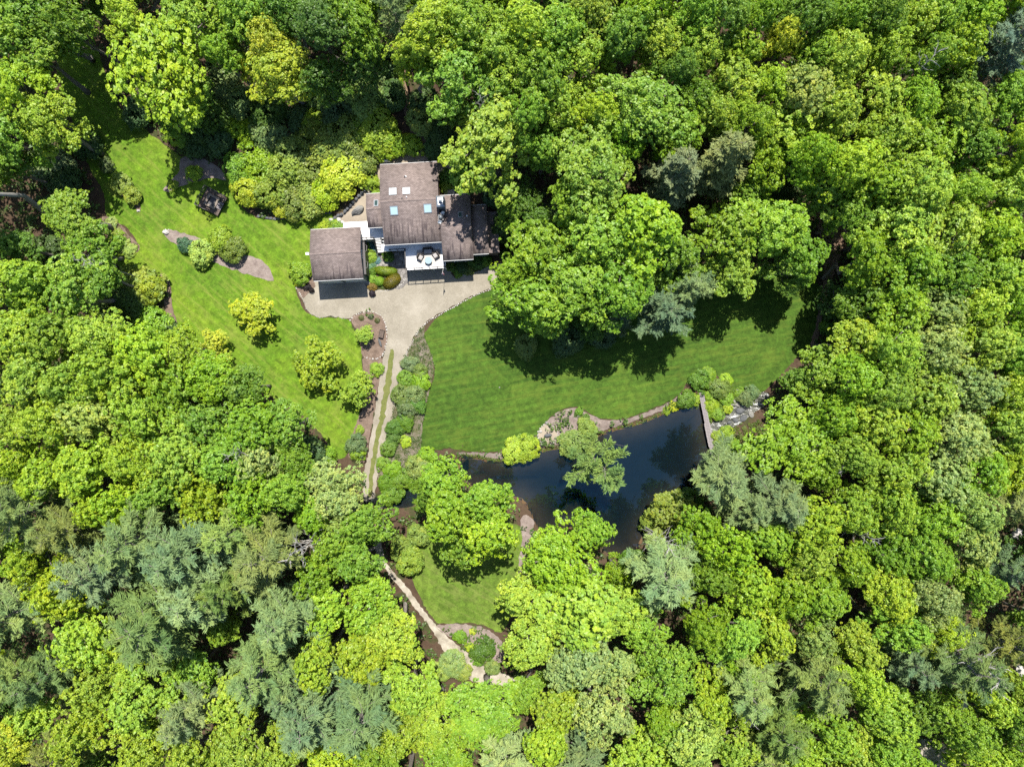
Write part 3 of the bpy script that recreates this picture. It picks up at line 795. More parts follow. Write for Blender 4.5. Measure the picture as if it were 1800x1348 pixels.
# grey step behind the east wing, air conditioner
u, v = loc2(790, 340, 2.9)
MB().box(u - .8, u + .8, v - .35, v + .5, 1.5, 3.0).build('step', M['concrete'], house, bevel=.02)
u, v = loc2(680, 281, 3.5)

def rail(parent, pts, z, h=1.0, post_every=1.15, cables=3, mat='rail_dark', last=True):
    for (x0, y0), (x1, y1) in zip(pts[:-1], pts[1:]):
        L = math.hypot(x1 - x0, y1 - y0); n = max(1, round(L / post_every))
        for i in range(n + 1):
            t = i / n; x, y = x0 + (x1 - x0) * t, y0 + (y1 - y0) * t
            MB().box(x - .045, x + .045, y - .045, y + .045, z - .15, z + h).build('post', M[mat], parent)
        dx, dy = (x1 - x0) / L, (y1 - y0) / L; nx, ny = -dy * .06, dx * .06
        MB().hexa([(x0 - nx, y0 - ny, z + h), (x1 - nx, y1 - ny, z + h), (x1 + nx, y1 + ny, z + h), (x0 + nx, y0 + ny, z + h),
                   (x0 - nx, y0 - ny, z + h + .05), (x1 - nx, y1 - ny, z + h + .05), (x1 + nx, y1 + ny, z + h + .05), (x0 + nx, y0 + ny, z + h + .05)]).build('top_rail', M[mat], parent)
        for k in range(cables):
            zc = z + h * (k + 1) / (cables + 1)
            MB().tube([(x0, y0, zc), (x1, y1, zc)], .012, 4).build('rail_cable', M['metal_dark'], parent)

def boards(name, u0, u1, v0, v1, z, parent, along='u', w=0.14):
    m = MB()
    a, b = (v0, v1) if along == 'u' else (u0, u1)
    n = max(1, int((b - a) / w))
    for i in range(n):
        p, q = a + (b - a) * i / n, a + (b - a) * (i + 1) / n - 0.006
        if along == 'u': m.box(u0, u1, p, q, z - .04, z)
        else: m.box(p, q, v0, v1, z - .04, z)
    o = m.build(name, M['deck_white'], parent)
    o['kind'] = 'stuff'
    return o
# main deck: front terrace plus the walkway under the eave
d0 = loc2(714.5, 476.5, DECK_Z); d1 = loc2(783.5, 469.3, DECK_Z)
du0, du1 = d0[0] + .02, d1[0]; dS = avg(d0[1], d1[1]); wkS = loc2(690, 441.5, DECK_Z)[1]; wk0 = loc2(676, 436, DECK_Z)[0]
deck = boards('deck', du0, ew[0] - .02, dS, mw[3] - .01, DECK_Z, house)
boards('deck_walkway', wk0 - .4, du0 - .01, wkS, mw[3] - .01, DECK_Z, deck)
boards('deck_end', ew[0] - .014, du1, dS, ew[3] - .012, DECK_Z, deck)
MB().box(du0, du1, dS + .0, dS + .05, DECK_Z - .3, DECK_Z - .045).build('fascia', M['white_trim'], deck)
MB().box(du0 + .0, du0 + .05, dS + .055, wkS, DECK_Z - .3, DECK_Z - .045).build('fascia', M['white_trim'], deck)
rail(deck, [(du0 + .06, dS + .06), (du1 - .06, dS + .06)], DECK_Z, post_every=1.1)
rail(deck, [(du0 + .06, wkS + .06), (du0 + .06, dS + .2)], DECK_Z)
rail(deck, [(wk0 + .8, wkS + .06), (du0 - .1, wkS + .06)], DECK_Z)
rail(deck, [(du1 - .06, ew[3] - .1), (du1 - .06, dS + .2)], DECK_Z, post_every=1.0)
for i in range(4):
    x = du0 + .15 + (du1 - du0 - .3) * i / 3
    MB().box(x - .08, x + .08, dS + .15, dS + .31, -.1, DECK_Z - .31).build('support_post', M['white_trim'], deck)
low = MB().box(du0 + .5, ew[0], dS + 1.3, mw[3] - .02, -.3, DECK_Z - .06).build('wall', M['wall_siding'], house)
MB().box(du0 + 1.2, du0 + 3.9, dS + 1.24, dS + 1.297, 0, 2.1).build('garage_door', M['white_trim'], low)
# landing and stairs
LZ = DECK_Z
l0 = loc2(596, 392, LZ); l1 = loc2(672.5, 420, LZ); lTop = loc2(625, 390, LZ)[1]
land = boards('landing', l0[0] + .6, l1[0] + .45, l1[1] + .04, lTop, LZ, house, 'v')
u0s, u1s = loc2(661, 425, 2)[0], loc2(671.8, 425, 2)[0]
vtop = l1[1] + .03; vbot = loc2(667, 445, 0.7)[1]
nst = 9; H0 = 0.75
for i in range(nst):
    z = LZ - (LZ - H0) * (i + 1) / (nst + 1)
    a = vtop - (vtop - vbot) * i / nst; b = vtop - (vtop - vbot) * (i + 1) / nst
    MB().box(u0s, u1s, b + .06, a - .005, z - .05, z).build('stair_tread', M['deck_white'], land)
    MB().box(u0s + .02, u1s - .02, b + .05, b + .058, z - .22, z - .052).build('stair_riser', M['rail_dark'], land)
for x in (u0s - .06, u1s + .06):
    MB().hexa([(x - .03, vtop, LZ - .35), (x + .03, vtop, LZ - .35), (x + .03, vbot, H0 - .35), (x - .03, vbot, H0 - .35), (x - .03, vtop, LZ - .05), (x + .03, vtop, LZ - .05), (x + .03, vbot, H0 - .05), (x - .03, vbot, H0 - .05)]).build('stair_stringer', M['rail_dark'], land)
    MB().tube([(x, vtop, LZ + .95), (x, vbot, H0 + .95)], .035, 6).build('handrail', M['rail_dark'], land)
    for t in (0.0, .5, 1.0):
        MB().box(x - .035, x + .035, vtop + (vbot - vtop) * t - .035, vtop + (vbot - vtop) * t + .035, LZ + (H0 - LZ) * t - .3, LZ + (H0 - LZ) * t + .95).build('post', M['rail_dark'], land)
rail(land, [(loc2(633, 421, LZ)[0], vtop + .06), (u0s - .1, vtop + .06)], LZ)
MB().box(l0[0] + .62, l1[0] + .40, l1[1] + .08, l1[1] + .2, -.2, LZ - .05).build('wall', M['concrete'], land)

# ------------------------------------------------------------------ garage
O3 = W(592, 450, 0)
garage = empty('garage', (O3.x, O3.y, 0), ROT)
tag(garage, 'detached garage with a brown shingle gable roof beside the lawn', 'garage')
ge, gr = 4.55, 5.75
L3 = lambda x, y, z: loc2(x, y, z, O3)
c4 = [L3(544.3, 404, ge), L3(631.8, 399.3, ge), L3(641, 488.5, ge), L3(551.8, 494.3, ge)]
gu0, gu1 = avg(c4[0][0], c4[3][0]), avg(c4[1][0], c4[2][0]); gN, gS = avg(c4[0][1], c4[1][1]), avg(c4[2][1], c4[3][1])
gR = avg(L3(543, 447.6, gr)[1], L3(635, 442.5, gr)[1])
g_roof = gable_roof('roof', gu0, gu1, gN, gR, gS, ge, gr, garage)
g_wall, gw = gable_walls('wall', gu0, gu1, gN, gR, gS, ge, gr, -0.3, garage, M['wall_siding'], 0.25, 0.22)
for c in (avg(gu0, gu1) - 1.75, avg(gu0, gu1) + 1.75):
    f = MB()
    f.box(c - 1.5, c + 1.5, gw[3] - .05, gw[3] - .003, 2.3, 2.42); f.box(c - 1.5, c - 1.38, gw[3] - .05, gw[3] - .003, 0, 2.3); f.box(c + 1.38, c + 1.5, gw[3] - .05, gw[3] - .003, 0, 2.3)
    d = f.build('garage_door', M['white_trim'], g_wall)
    for k in range(4):
        MB().box(c - 1.37, c + 1.37, gw[3] - .035, gw[3] - .004, .02 + k * .57, .02 + k * .57 + .54).build('door_panel', M['white_trim'], d)
window_on(g_wall, 'u', gw[1], avg(gN, gS), 1.1, 2.6, 3.7, 1)
window_on(g_wall, 'v', gw[3], avg(gu0, gu1), 1.2, 3.0, 3.9, -1)
u, v = L3(541, 446, 5.2)
MB().box(u - .28, u + .18, v - .2, v + .16, 5.0, 5.3).build('wall_lamp', M['dish_white'], g_wall, bevel=.02)
for i in range(2):
    v_ = gS + 1.6 + i * 2.4
    tr = MB()
    tr.tube([(gu1 - .1, v_, 3.0), (gu1 + .35, v_ + .15, 3.1), (gu1 + .45, v_ + .9, 3.1), (gu1 - .05, v_ + 1.2, 3.0)], .03, 5)
    tr.build('trellis_hoop', M['wood_grey'], garage)
MB().box(gu1 - .2, gu1 + .12, gS + .8, gN - 1.6, -.1, 3.0).build('lean_to', M['rail_dark'], garage)

# ------------------------------------------------------------------ things on the deck
def onhouse(px, py, z):
    w = W(px, py, z); return w
def armchair(name, w, label, px, py, rz):
    p = onhouse(px, py, DECK_Z + .4)
    o = empty(name, (p.x, p.y, DECK_Z), rz)
    d = .82
    MB().box(-w / 2, w / 2, -d / 2, d / 2, .12, .3).build('frame', M['wicker'], o, bevel=.02)
    for s in (-1, 1):
        MB().box(s * w / 2 - (.0 if s < 0 else .13), s * w / 2 + (.13 if s < 0 else .0), -d / 2 + .002, d / 2 - .002, .301, .58).build('armrest', M['wicker'], o, bevel=.02)
        for t in (-1, 1):
            MB().box(s * (w / 2 - .06) - .03, s * (w / 2 - .06) + .03, t * (d / 2 - .06) - .03, t * (d / 2 - .06) + .03, 0, .119).build('leg', M['wicker'], o)
    MB().hexa([(-w / 2 + .14, d / 2 - .2, .301), (w / 2 - .14, d / 2 - .2, .301), (w / 2 - .14, d / 2 - .01, .301), (-w / 2 + .14, d / 2 - .01, .301),
               (-w / 2 + .14, d / 2 - .1, .86), (w / 2 - .14, d / 2 - .1, .86), (w / 2 - .14, d / 2 + .06, .86), (-w / 2 + .14, d / 2 + .06, .86)]).build('backrest', M['wicker'], o, bevel=.015)
    n = 2 if w > 1.2 else 1
    sw = (w - .3) / n
    for i in range(n):
        MB().box(-w / 2 + .15 + i * sw, -w / 2 + .14 + (i + 1) * sw, -d / 2 + .03, d / 2 - .22, .301, .45).build('seat_cushion', M['cushion'], o, bevel=.03)
    return tag(o, label, 'sofa' if n == 2 else 'armchair')
sofa = armchair('sofa', 1.5, 'small grey cushioned sofa on the white deck', 752, 441, ROT)
armchair('armchair', .95, 'grey cushioned armchair left of the round glass table', 738.5, 452, math.radians(62))
armchair('armchair', .95, 'grey cushioned armchair right of the round glass table', 766, 448.5, math.radians(-58))
p = onhouse(753, 458, DECK_Z + .5)
t = empty('round_table', (p.x, p.y, DECK_Z))
MB().lathe([(.33, 0.006), (.33, .05), (.06, .08), (.06, .5), (.2, .54)], 20).build('pedestal', M['metal_grey'], t)
MB().lathe([(.5, .545), (.52, .555), (.52, .575), (.5, .585)], 32).build('table_top', M['table_glass'], t)
tag(t, 'round glass topped table on the white deck', 'table')
p = onhouse(754, 452, DECK_Z)
r = MB().box(-1.75, 1.75, -1.25, 1.1, 0.004, .016).build('rug', M['rug']); r.location = (p.x, p.y, DECK_Z); r.rotation_euler = (0, 0, ROT)
tag(r, 'pale rectangular rug under the deck seating', 'rug')
# flag on an angled pole at the deck corner
fp = empty('flag', onhouse(779.5, 471, DECK_Z + .8))
MB().tube([(0, 0, 0), (-.05, -.75, .95), (-.08, -1.15, 1.45)], [.02, .018, .012], 6).build('flag_pole', M['white_trim'], fp)
def flag_strip(name, s0, s1, mat, t0=0.0, t1=1.0):
    me_v = []; me_f = []
    n = 10
    for k in range(n + 1):
        t = t0 + (t1 - t0) * k / n
        for s in (s0, s1):
            base = Vector((-.055, -.8, 1.0)).lerp(Vector((-.08, -1.12, 1.41)), s)
            me_v.append((base.x + .10 * math.sin(t * 5 + s * 2) + t * .05 + .18 * s * t, base.y + .06 * math.cos(t * 6 + s * 3) + .1 * t * s, base.z - t * 1.0 * (1 - .15 * s)))
    for k in range(n): me_f.append((2 * k, 2 * k + 1, 2 * k + 3, 2 * k + 2))
    me = bpy.data.meshes.new(name); me.from_pydata(me_v, [], me_f)
    o = link(name, me, M[mat], fp)
    md = o.modifiers.new('thick', 'SOLIDIFY'); md.thickness = .006
for i in range(7):
    flag_strip('stripe', i / 7, (i + 1) / 7, 'flag_red' if i % 2 == 0 else 'flag_white', .4 if i >= 3 else 0.0)
flag_strip('canton', 3 / 7, 1.0, 'flag_blue', 0, .4)
tag(fp, 'striped red and white flag hanging from the deck corner', 'flag')

# air conditioner, boulder, retaining wall beside the house
p = G(680, 282); a = empty('air_conditioner', (p.x, p.y, p.z + .05), ROT)
MB().box(-.5, .5, -.36, .36, 0, .85).build('cabinet', M['dish_white'], a, bevel=.04)
MB().lathe([(.28, .852), (.28, .88), (.05, .9)], 16).build('fan_grille', M['metal_grey'], a)
MB().box(-.6, .6, -.45, .45, -.3, -.002).build('pad', M['concrete'], a)
tag(a, 'white air conditioning unit behind the house', 'air conditioner')
p = G(629, 371); b = link('boulder', rock_mesh(5, 3), M['stone_grey']); b.location = (p.x, p.y, p.z + .3); b.scale = (1.05, .6, .65); b.rotation_euler = (0, 0, math.radians(28))
tag(b, 'large grey boulder on the gravel patio left of the house', 'boulder')
def stone_wall(pxs, h, label, n_per=1.6, mat='stone_dark', w=.28):
    line = [G(x, y) for x, y in smooth_line(pxs, 8)]
    o = empty('retaining_wall', line[0])
    base = line[0].copy()
    acc = 0; k = 0
    meshes = [rock_mesh(40 + i, 1, .2) for i in range(4)]
    prev = line[0]; nxt = 0.0
    for p in line[1:]:
        d = (p - prev); L = d.length
        while nxt < L:
            q = prev + d * (nxt / L)
            for lay in range(max(1, int(h / .3))):
                s = link('stone', meshes[k % 4], M[mat], o); k += 1
                s.location = q - base + Vector((random.uniform(-.05, .05), random.uniform(-.05, .05), .12 + lay * .27))
                s.scale = (random.uniform(.3, .42), w, .2); s.rotation_euler = (0, random.uniform(-.1, .1), math.atan2(d.y, d.x) + random.uniform(-.15, .15))
            nxt += .62
        nxt -= L; prev = p
    return tag(o, label, 'wall')
stone_wall([(590, 384), (607, 374), (622, 356), (638, 340), (650, 326)], .7, 'curved dark stone retaining wall left of the house patio')
stone_wall([(668, 276), (700, 270), (740, 268), (775, 272)], .6, 'low dark stone wall behind the house')
stone_wall([(455, 380), (480, 385), (510, 384), (545, 378), (585, 374)], .35, 'low dark stone edge under the shrubs above the garage lawn')
for i, (x, y, s) in enumerate([(583, 387, .4), (590, 391, .36), (596, 387, .45), (602, 391, .35)]):
    p = G(x, y); b = link('garden_rock', rock_mesh(60 + i, 2), M['stone_white']); b.location = (p.x, p.y, p.z + .12); b.scale = (s, s * .8, s * .6); b.rotation_euler = (0, 0, i)
    tag(b, ['first', 'second', 'third', 'last'][i] + ' from the left of four pale rocks behind the garage', 'rock', 'pale rocks behind the garage')

# ------------------------------------------------------------------ square wooden deck on the lawn
def square_deck():
    z0 = hz(*W(372, 355)[:2]); top = z0 + .55
    # corners of the platform in the photograph
    c = [W(364.5, 330, top), W(399.5, 348, top), W(382, 380, top), W(347.5, 361, top)]
    cen = sum((q for q in c), Vector()) / 4
    ax = ((c[1] - c[0]) + (c[2] - c[3])).normalized(); rz = math.atan2(ax.y, ax.x)
    w = ((c[1] - c[0]).length + (c[2] - c[3]).length) / 4; l = ((c[0] - c[3]).length + (c[1] - c[2]).length) / 4
    o = empty('wooden_platform', (cen.x, cen.y, z0), rz)
    tag(o, 'dark square wooden deck with bench railings on the left lawn', 'deck')
    h = .55
    n = 22
    for i in range(n):
        x0 = -w + 2 * w * i / n
        MB().box(x0, x0 + 2 * w / n - .02, -l, l, h - .05, h).build('plank', M['wood_dark'], o)
    MB().box(-w + .1, w - .1, -l + .1, l - .1, -.2, h - .06).build('skirt', M['metal_dark'], o)
    # stepped square table in the middle
    a = .92
    for sx0, sx1, sy0, sy1 in ((-a, a, a - .34, a), (-a, a, -a, -a + .34), (-a, -a + .34, -a + .345, a - .345), (a - .34, a, -a + .345, a - .345)):
        MB().box(sx0 + .05, sx1 + .05, sy0, sy1, h + .2, h + .42).build('bench_top', M['wood_tan'], o, bevel=.01)
    MB().box(-.56, .66, -.57, .57, h + .002, h + .06).build('fire_pit', M['metal_dark'], o)
    for i in range(4):
        MB().box(1.02 + .17 * i, 1.16 + .17 * i, -.55, .5, h + .001, h + .3 - .06 * i).build('step', M['wood_grey'], o)
    # rails on three sides
    def side(p0, p1, name='bench_rail'):
        L = math.hypot(p1[0] - p0[0], p1[1] - p0[1])
        for t in (0, .5, 1):
            x, y = p0[0] + (p1[0] - p0[0]) * t, p0[1] + (p1[1] - p0[1]) * t
            MB().box(x - .06, x + .06, y - .06, y + .06, -.3, h + 1.0).build('post', M['rail_dark'], o)
        for zz_, r in ((h + 1.0, .05), (h + .55, .035)):
            MB().tube([(*p0, zz_), (*p1, zz_)], r, 5).build(name, M['rail_dark'], o)
    side((-w - .05, -l), (-w - .05, l)); side((-w, l + .05), (w, l + .05)); side((-w, -l - .05), (.15 * w, -l - .05)); side((w + .05, l), (w + .05, .1))
square_deck()

# ------------------------------------------------------------------ stone edgings (tiny stones, joined)
ROCKS = [rock_mesh(100 + i, 1, .2) for i in range(5)]
def edging(pxs, label, size=.17, gap=.34, mat='stone_white', jitter=.06, closed=False, zoff=.05):
    line = [G(x, y) for x, y in (smooth_poly(pxs, 6) if closed else smooth_line(pxs, 6))]
    if closed: line.append(line[0])
    V = []; F = []
    prev = line[0]; nxt = 0.0; k = 0
    data = []
    for me in ROCKS:
        data.append((np.array([v.co for v in me.vertices]), np.array([tuple(p.vertices) for p in me.polygons])))
    n0 = 0
    for p in line[1:]:
        d = p - prev; L = d.length
        while nxt < L:
            q = prev + d * (nxt / L); v, f = data[k % 5]; k += 1
            s = size * random.uniform(.65, 1.3); a = random.uniform(0, 6.28); ca, sa = math.cos(a), math.sin(a)
            w = v * np.array([s, s * random.uniform(.65, 1), s * .75]); w = np.stack([w[:, 0] * ca - w[:, 1] * sa, w[:, 0] * sa + w[:, 1] * ca, w[:, 2]], 1)
            V.append(w + np.array([q.x + random.uniform(-jitter, jitter), q.y + random.uniform(-jitter, jitter), q.z + zoff])); F.append(f + n0); n0 += len(v)
            nxt += gap * random.uniform(.8, 1.4)
        nxt -= L; prev = p
    o = link('stone_edging', np_mesh('stone_edging', np.concatenate(V), np.concatenate(F)), M[mat])
    return tag(o, label, 'edging', None, 'stuff')
edging([(616, 563), (626, 554), (645, 548), (664, 552), (676, 566), (680, 590), (677, 612), (671, 626), (655, 631), (638, 627)], 'white stones edging the mulch island')
edging([(866, 508), (832, 521), (792, 543), (765, 558), (745, 572), (729, 594), (716, 618), (709, 640), (704, 660)], 'white stones along the right edge of the drive', .15, .27)
edging([(517, 490), (518, 500), (524, 511), (533, 524)], 'stones round the garage corner bed', .14, .3)
edging([(533, 526), (541, 547), (560, 558), (585, 557), (610, 562)], 'flat stones along the left edge of the drive', .12, .4, 'stone_grey')
edging([(648, 500), (652, 508), (668, 512), (690, 508), (704, 502), (713, 490)], 'stones round the clipped shrub island', .14, .3)
edging([(797, 488), (812, 485), (845, 476), (866, 466)], 'stones along the shady bed right of the deck', .15, .35)
edging([(947, 757), (956, 747), (967, 746), (977, 754), (981, 765), (976, 776), (962, 781), (949, 775), (945, 765)], 'ring of white stones round the pondside gravel circle', .17, .32, closed=True)
edging([(1060, 757), (1085, 749), (1120, 741), (1160, 725), (1190, 714)], 'pale stones along the upper pond shore', .13, .3, zoff=-.1)
edging([(287, 409), (291, 405), (300, 404)], 'white stones at the tip of the lawn bed', .2, .3)
sheet('fire_circle', [(947, 757), (956, 748), (967, 747), (976, 755), (980, 765), (975, 775), (962, 780), (949, 774), (946, 765)], M['patio_gravel'], 0.09, 'round tan gravel circle beside the pond')
p = G(963, 765); b = link('boulder', rock_mesh(7, 3), M['stone_dark']); b.location = (p.x, p.y, p.z + .22); b.scale = (.62, .3, .4); b.rotation_euler = (0, 0, math.radians(8)); tag(b, 'long dark boulder in the middle of the gravel circle', 'boulder')
p = G(961, 743); b = link('boulder', rock_mesh(8, 2), M['stone_grey']); b.location = (p.x, p.y, p.z + .14); b.scale = (.28, .26, .26); tag(b, 'small grey boulder at the top of the gravel circle', 'boulder')
p = G(950, 758); b = link('boulder', rock_mesh(9, 2), M['stone_white']); b.location = (p.x, p.y, p.z + .14); b.scale = (.27, .24, .26); tag(b, 'small white boulder on the left of the gravel circle', 'boulder')
p = G(292, 409); b = link('boulder', rock_mesh(12, 2), M['stone_white']); b.location = (p.x, p.y, p.z + .15); b.scale = (.5, .4, .35); tag(b, 'white boulder at the pointed tip of the lawn bed', 'boulder')
p = G(244, 371); b = link('boulder', rock_mesh(13, 2), M['stone_white']); b.location = (p.x, p.y, p.z + .1); b.scale = (.28, .24, .2); tag(b, 'small white rock at the end of the left edge bed', 'boulder')
p = G(878, 681); b = link('boulder', rock_mesh(14, 2), M['stone_grey']); b.location = (p.x, p.y, p.z + .08); b.scale = (.12, .12, .1); tag(b, 'small stone lying on the striped lawn', 'boulder')

# weathered box and pointed stone on the mulch island
p = G(671.5, 587); o = empty('garden_box', p, math.radians(-12))
for x0, x1, y0, y1, nm in ((-.36, .36, -.6, -.54, 'side_board'), (-.36, .36, .54, .6, 'side_board'), (-.36, -.3, -.538, .538, 'side_board'), (.3, .36, -.538, .538, 'side_board')):
    MB().box(x0, x1, y0, y1, .2, .62).build(nm, M['wood_dark'], o)
for i in range(5): MB().box(-.295 + .118 * i, -.19 + .118 * i, -.535, .535, .42, .46).build('slat', M['wood_dark'], o)
for x in (-.3, .3):
    for y in (-.5, .5): MB().box(x - .04, x + .04, y - .04, y + .04, -.1, .199).build('leg', M['wood_dark'], o)
tag(o, 'dark brown wooden garden box standing on the mulch island', 'box')
p = G(668, 602); b = link('stone_trough', rock_mesh(15, 3, .12), M['stone_dark']); b.location = (p.x, p.y, p.z + .15); b.scale = (.26, .72, .3); b.rotation_euler = (0, 0, math.radians(20))
tag(b, 'long pointed dark stone below the garden box on the mulch', 'stone')

# ------------------------------------------------------------------ plank footbridge
def bridge():
    a = W(1232.5, 690, .35); b_ = W(1257, 815, .35)
    d = b_ - a; L = d.length; rz = math.atan2(d.y, d.x)
    o = empty('footbridge', (a.x, a.y, 0), rz)
    tag(o, 'narrow weathered plank footbridge across the right end of the pond', 'bridge')
    n = int(L / .22)
    me = MB().box(0, .2, -.36, .36, .30, .35).mesh('plank')
    me2 = MB().box(0, .2, -.45, .45, .305, .355).mesh('plank')
    for i in range(n):
        s = link('plank', me2 if .42 < i / n < .75 else me, M['wood_grey'], o); s.location = (i * L / n, random.uniform(-.02, .02), random.uniform(-.004, .004))
    for y in (-.26, .26): MB().box(0, L, y - .06, y + .06, .08, .295).build('beam', M['wood_dark'], o)
    for i in range(5):
        for y in (-.26, .26): MB().tube([(L * (i + .4) / 5, y, -2.2), (L * (i + .4) / 5, y, .079)], .08, 7).build('pile', M['wood_dark'], o)
bridge()
# stone steps by the brook, brook boulders
p = G(1296, 700); o = empty('stone_steps', p, math.radians(78))
for i in range(5):
    me = MB().box(-.28, .28, -.55, .55, -.15, .12).mesh('step_slab', bevel=.04)
    s = link('step_slab', me, M['stone_grey'], o); s.location = (.5 * i - .9, random.uniform(-.08, .08), .04 * i)
tag(o, 'weathered stone steps leading down to the brook', 'steps')
for i, (x, y, s, m_) in enumerate([(1300, 722, .7, 'stone_dark'), (1312, 716, .55, 'stone_grey'), (1292, 738, .5, 'stone_dark'), (1306, 735, .65, 'stone_dark'), (1320, 728, .6, 'stone_grey'), (1281, 742, .4, 'stone_dark'), (1283, 712, .6, 'stone_grey'), (1273, 724, .55, 'stone_grey'), (1316, 700, .6, 'stone_dark')]):
    p = G(x, y); b = link('brook_boulder', rock_mesh(200 + i, 2), M[m_]); b.location = (p.x, p.y, -.18); b.scale = (s, s * .75, s * .55); b.rotation_euler = (0, 0, i * 1.3)
    nth = ['first', 'second', 'third', 'fourth', 'fifth', 'sixth', 'seventh', 'eighth', 'ninth']
    rank = sorted(range(9), key=lambda q: [1300, 1312, 1292, 1306, 1320, 1281, 1283, 1273, 1316][q]).index(i)
    tag(b, ('dark wet' if m_ == 'stone_dark' else 'grey') + ' boulder in the brook, %s from the footbridge' % nth[rank], 'boulder', 'boulders in the brook')

# ------------------------------------------------------------------ vegetation meshes
def unit(a):
    return a / (np.linalg.norm(a, axis=-1, keepdims=True) + 1e-9)

def leaf_quads(P, Nrm, size, r, ratio=0.62, axis=None):
    """diamond leaves at P facing Nrm; size per leaf; axis = preferred long direction"""
    n = len(P)
    a = axis if axis is not None else r.normal(size=(n, 3))
    t = unit(a - Nrm * (a * Nrm).sum(1, keepdims=True)); b = np.cross(Nrm, t)
    s = size[:, None]
    V = np.stack([P - t * s, P + b * s * ratio - t * s * .1, P + t * s * 1.05, P - b * s * ratio - t * s * .1], 1).reshape(-1, 3)
    F = np.arange(4 * n).reshape(n, 4)
    return V, F

def clump_leaves(cen, out, rad, nleaf, size, r, squash=.62, up=.55, spread=.75):
    """cen (m,3) clump centres, out (m,3) outward, rad (m,) -> leaves on domed sprays"""
    m = len(cen)
    d = unit(r.normal(size=(m, nleaf, 3)))
    d = np.where((d * out[:, None, :]).sum(-1, keepdims=True) < -0.25, -d, d)
    rr = r.uniform(.35, 1.0, (m, nleaf, 1)) ** .5 * r.uniform(.85, 1.2, (m, nleaf, 1))
    along = (d * out[:, None, :]).sum(-1, keepdims=True) * out[:, None, :]
    p = cen[:, None, :] + (d - along * (1 - squash)) * rr * rad[:, None, None]
    nrm = unit(out[:, None, :] * .5 + np.array([0, 0, up]) + d * .45 + r.normal(size=d.shape) * spread * .6)
    sz = size * r.uniform(.65, 1.35, (m, nleaf))
    v = np.clip(.5 + r.normal(size=(m, 1)) * .17 + r.normal(size=(m, nleaf)) * .16, 0, 1)
    return p.reshape(-1, 3), nrm.reshape(-1, 3), sz.ravel(), v.ravel()

def branch_path(a, b, r, sag=.08, n=4):
    a = np.array(a, float); b = np.array(b, float); L = np.linalg.norm(b - a)
    out = []
    for i in range(n + 1):
        t = i / n; p = a + (b - a) * t
        p = p + np.array([0, 0, sag * L * math.sin(math.pi * t)]) + (r.normal(size=3) * L * .025 if 0 < i < n else 0)
        out.append(tuple(p))
    return out

def broadleaf(seed, R=5.0, H=20.0, nclump=560, nleaf=19, leaf=.15, crown_lo=.42, lob=(13, 19), rnd=.62):
    r = np.random.default_rng(seed)
    c = H * (crown_lo + 1) / 2; a = H * (1 - crown_lo) / 2
    lobes = [(np.array([r.normal() * .1 * R, r.normal() * .1 * R, c + .38 * a]), R * r.uniform(.42, .55))]
    n = r.integers(*lob)
    for i in range(n):
        th = 2 * math.pi * (i * .618 + r.uniform(-.09, .09)); q = R * r.uniform(.22, .80); z = c + a * r.uniform(-.35, .45) - .45 * a * (q / R) ** 2
        lobes.append((np.array([q * math.cos(th), q * math.sin(th), z]), R * r.uniform(.20, .40) * (1.1 - .25 * q / R)))
    cen = []; out = []
    wts = np.array([l[1] ** 2 for l in lobes]); wts /= wts.sum()
    tries = 0
    while len(cen) < nclump and tries < nclump * 12:
        tries += 1
        l = lobes[r.choice(len(lobes), p=wts)]
        d = r.normal(size=3); d /= np.linalg.norm(d)
        if d[2] < -.45 or (d[2] < 0 and r.random() < .5): continue
        p = l[0] + d * l[1] * (r.uniform(.55, 1.12) + (r.random() < .14) * r.uniform(0, .4)) * np.array([1, 1, .95])
        if any(np.linalg.norm(p - q[0]) < q[1] * .58 for q in lobes if q is not l): continue
        cen.append(p); out.append(d + np.array([0, 0, .35]))
    cen = np.array(cen); out = unit(np.array(out))
    rad = r.uniform(.20, .44, len(cen)) * R / 5
    P, Nn, S_, v = clump_leaves(cen, out, rad, nleaf, leaf * R / 5, r, .62, .5, rnd / .6)
    # loose inner foliage so that light dapples instead of falling straight through
    m = 1000
    ip = []
    for _ in range(m):
        l = lobes[r.choice(len(lobes), p=wts)]; d = r.normal(size=3); d /= np.linalg.norm(d); ip.append(l[0] + d * l[1] * r.uniform(.1, .62))
    ip = np.array(ip); inn = unit(r.normal(size=(m, 3)) + np.array([0, 0, .8]))
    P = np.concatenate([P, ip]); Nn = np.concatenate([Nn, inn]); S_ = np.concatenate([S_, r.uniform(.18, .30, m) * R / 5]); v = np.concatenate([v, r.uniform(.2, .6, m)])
    V, F = leaf_quads(P, Nn, S_, r)
    crown = np_mesh('crown', V, F, np.repeat(v, 4))
    tb = MB()
    top = np.array([lobes[0][0][0], lobes[0][0][1], c + .2 * a])
    rt = .017 * H
    tp = branch_path((0, 0, -.6), top, r, 0.0, 6)
    tb.tube(tp, [rt * 1.5, rt, rt * .85, rt * .72, rt * .55, rt * .36, rt * .15], 8)
    for lc, lr in lobes[1:]:
        z0 = max(H * crown_lo * .75, lc[2] - r.uniform(2.0, 4.5)); s = np.interp(z0, [p[2] for p in tp], range(len(tp)))
        i = int(min(s, len(tp) - 2)); f = s - i
        st = np.array(tp[i]) * (1 - f) + np.array(tp[i + 1]) * f
        tb.tube(branch_path(st, lc, r, .07), [rt * .42, rt * .32, rt * .24, rt * .17, rt * .08], 5, False)
        near = cen[np.argsort(np.linalg.norm(cen - lc, axis=1))[:7]]
        for q in near[::2]:
            tb.tube(branch_path(lc, q, r, .05, 2), [rt * .14, rt * .09, rt * .03], 4, False)
    return crown, tb.mesh('trunk', smooth=True)

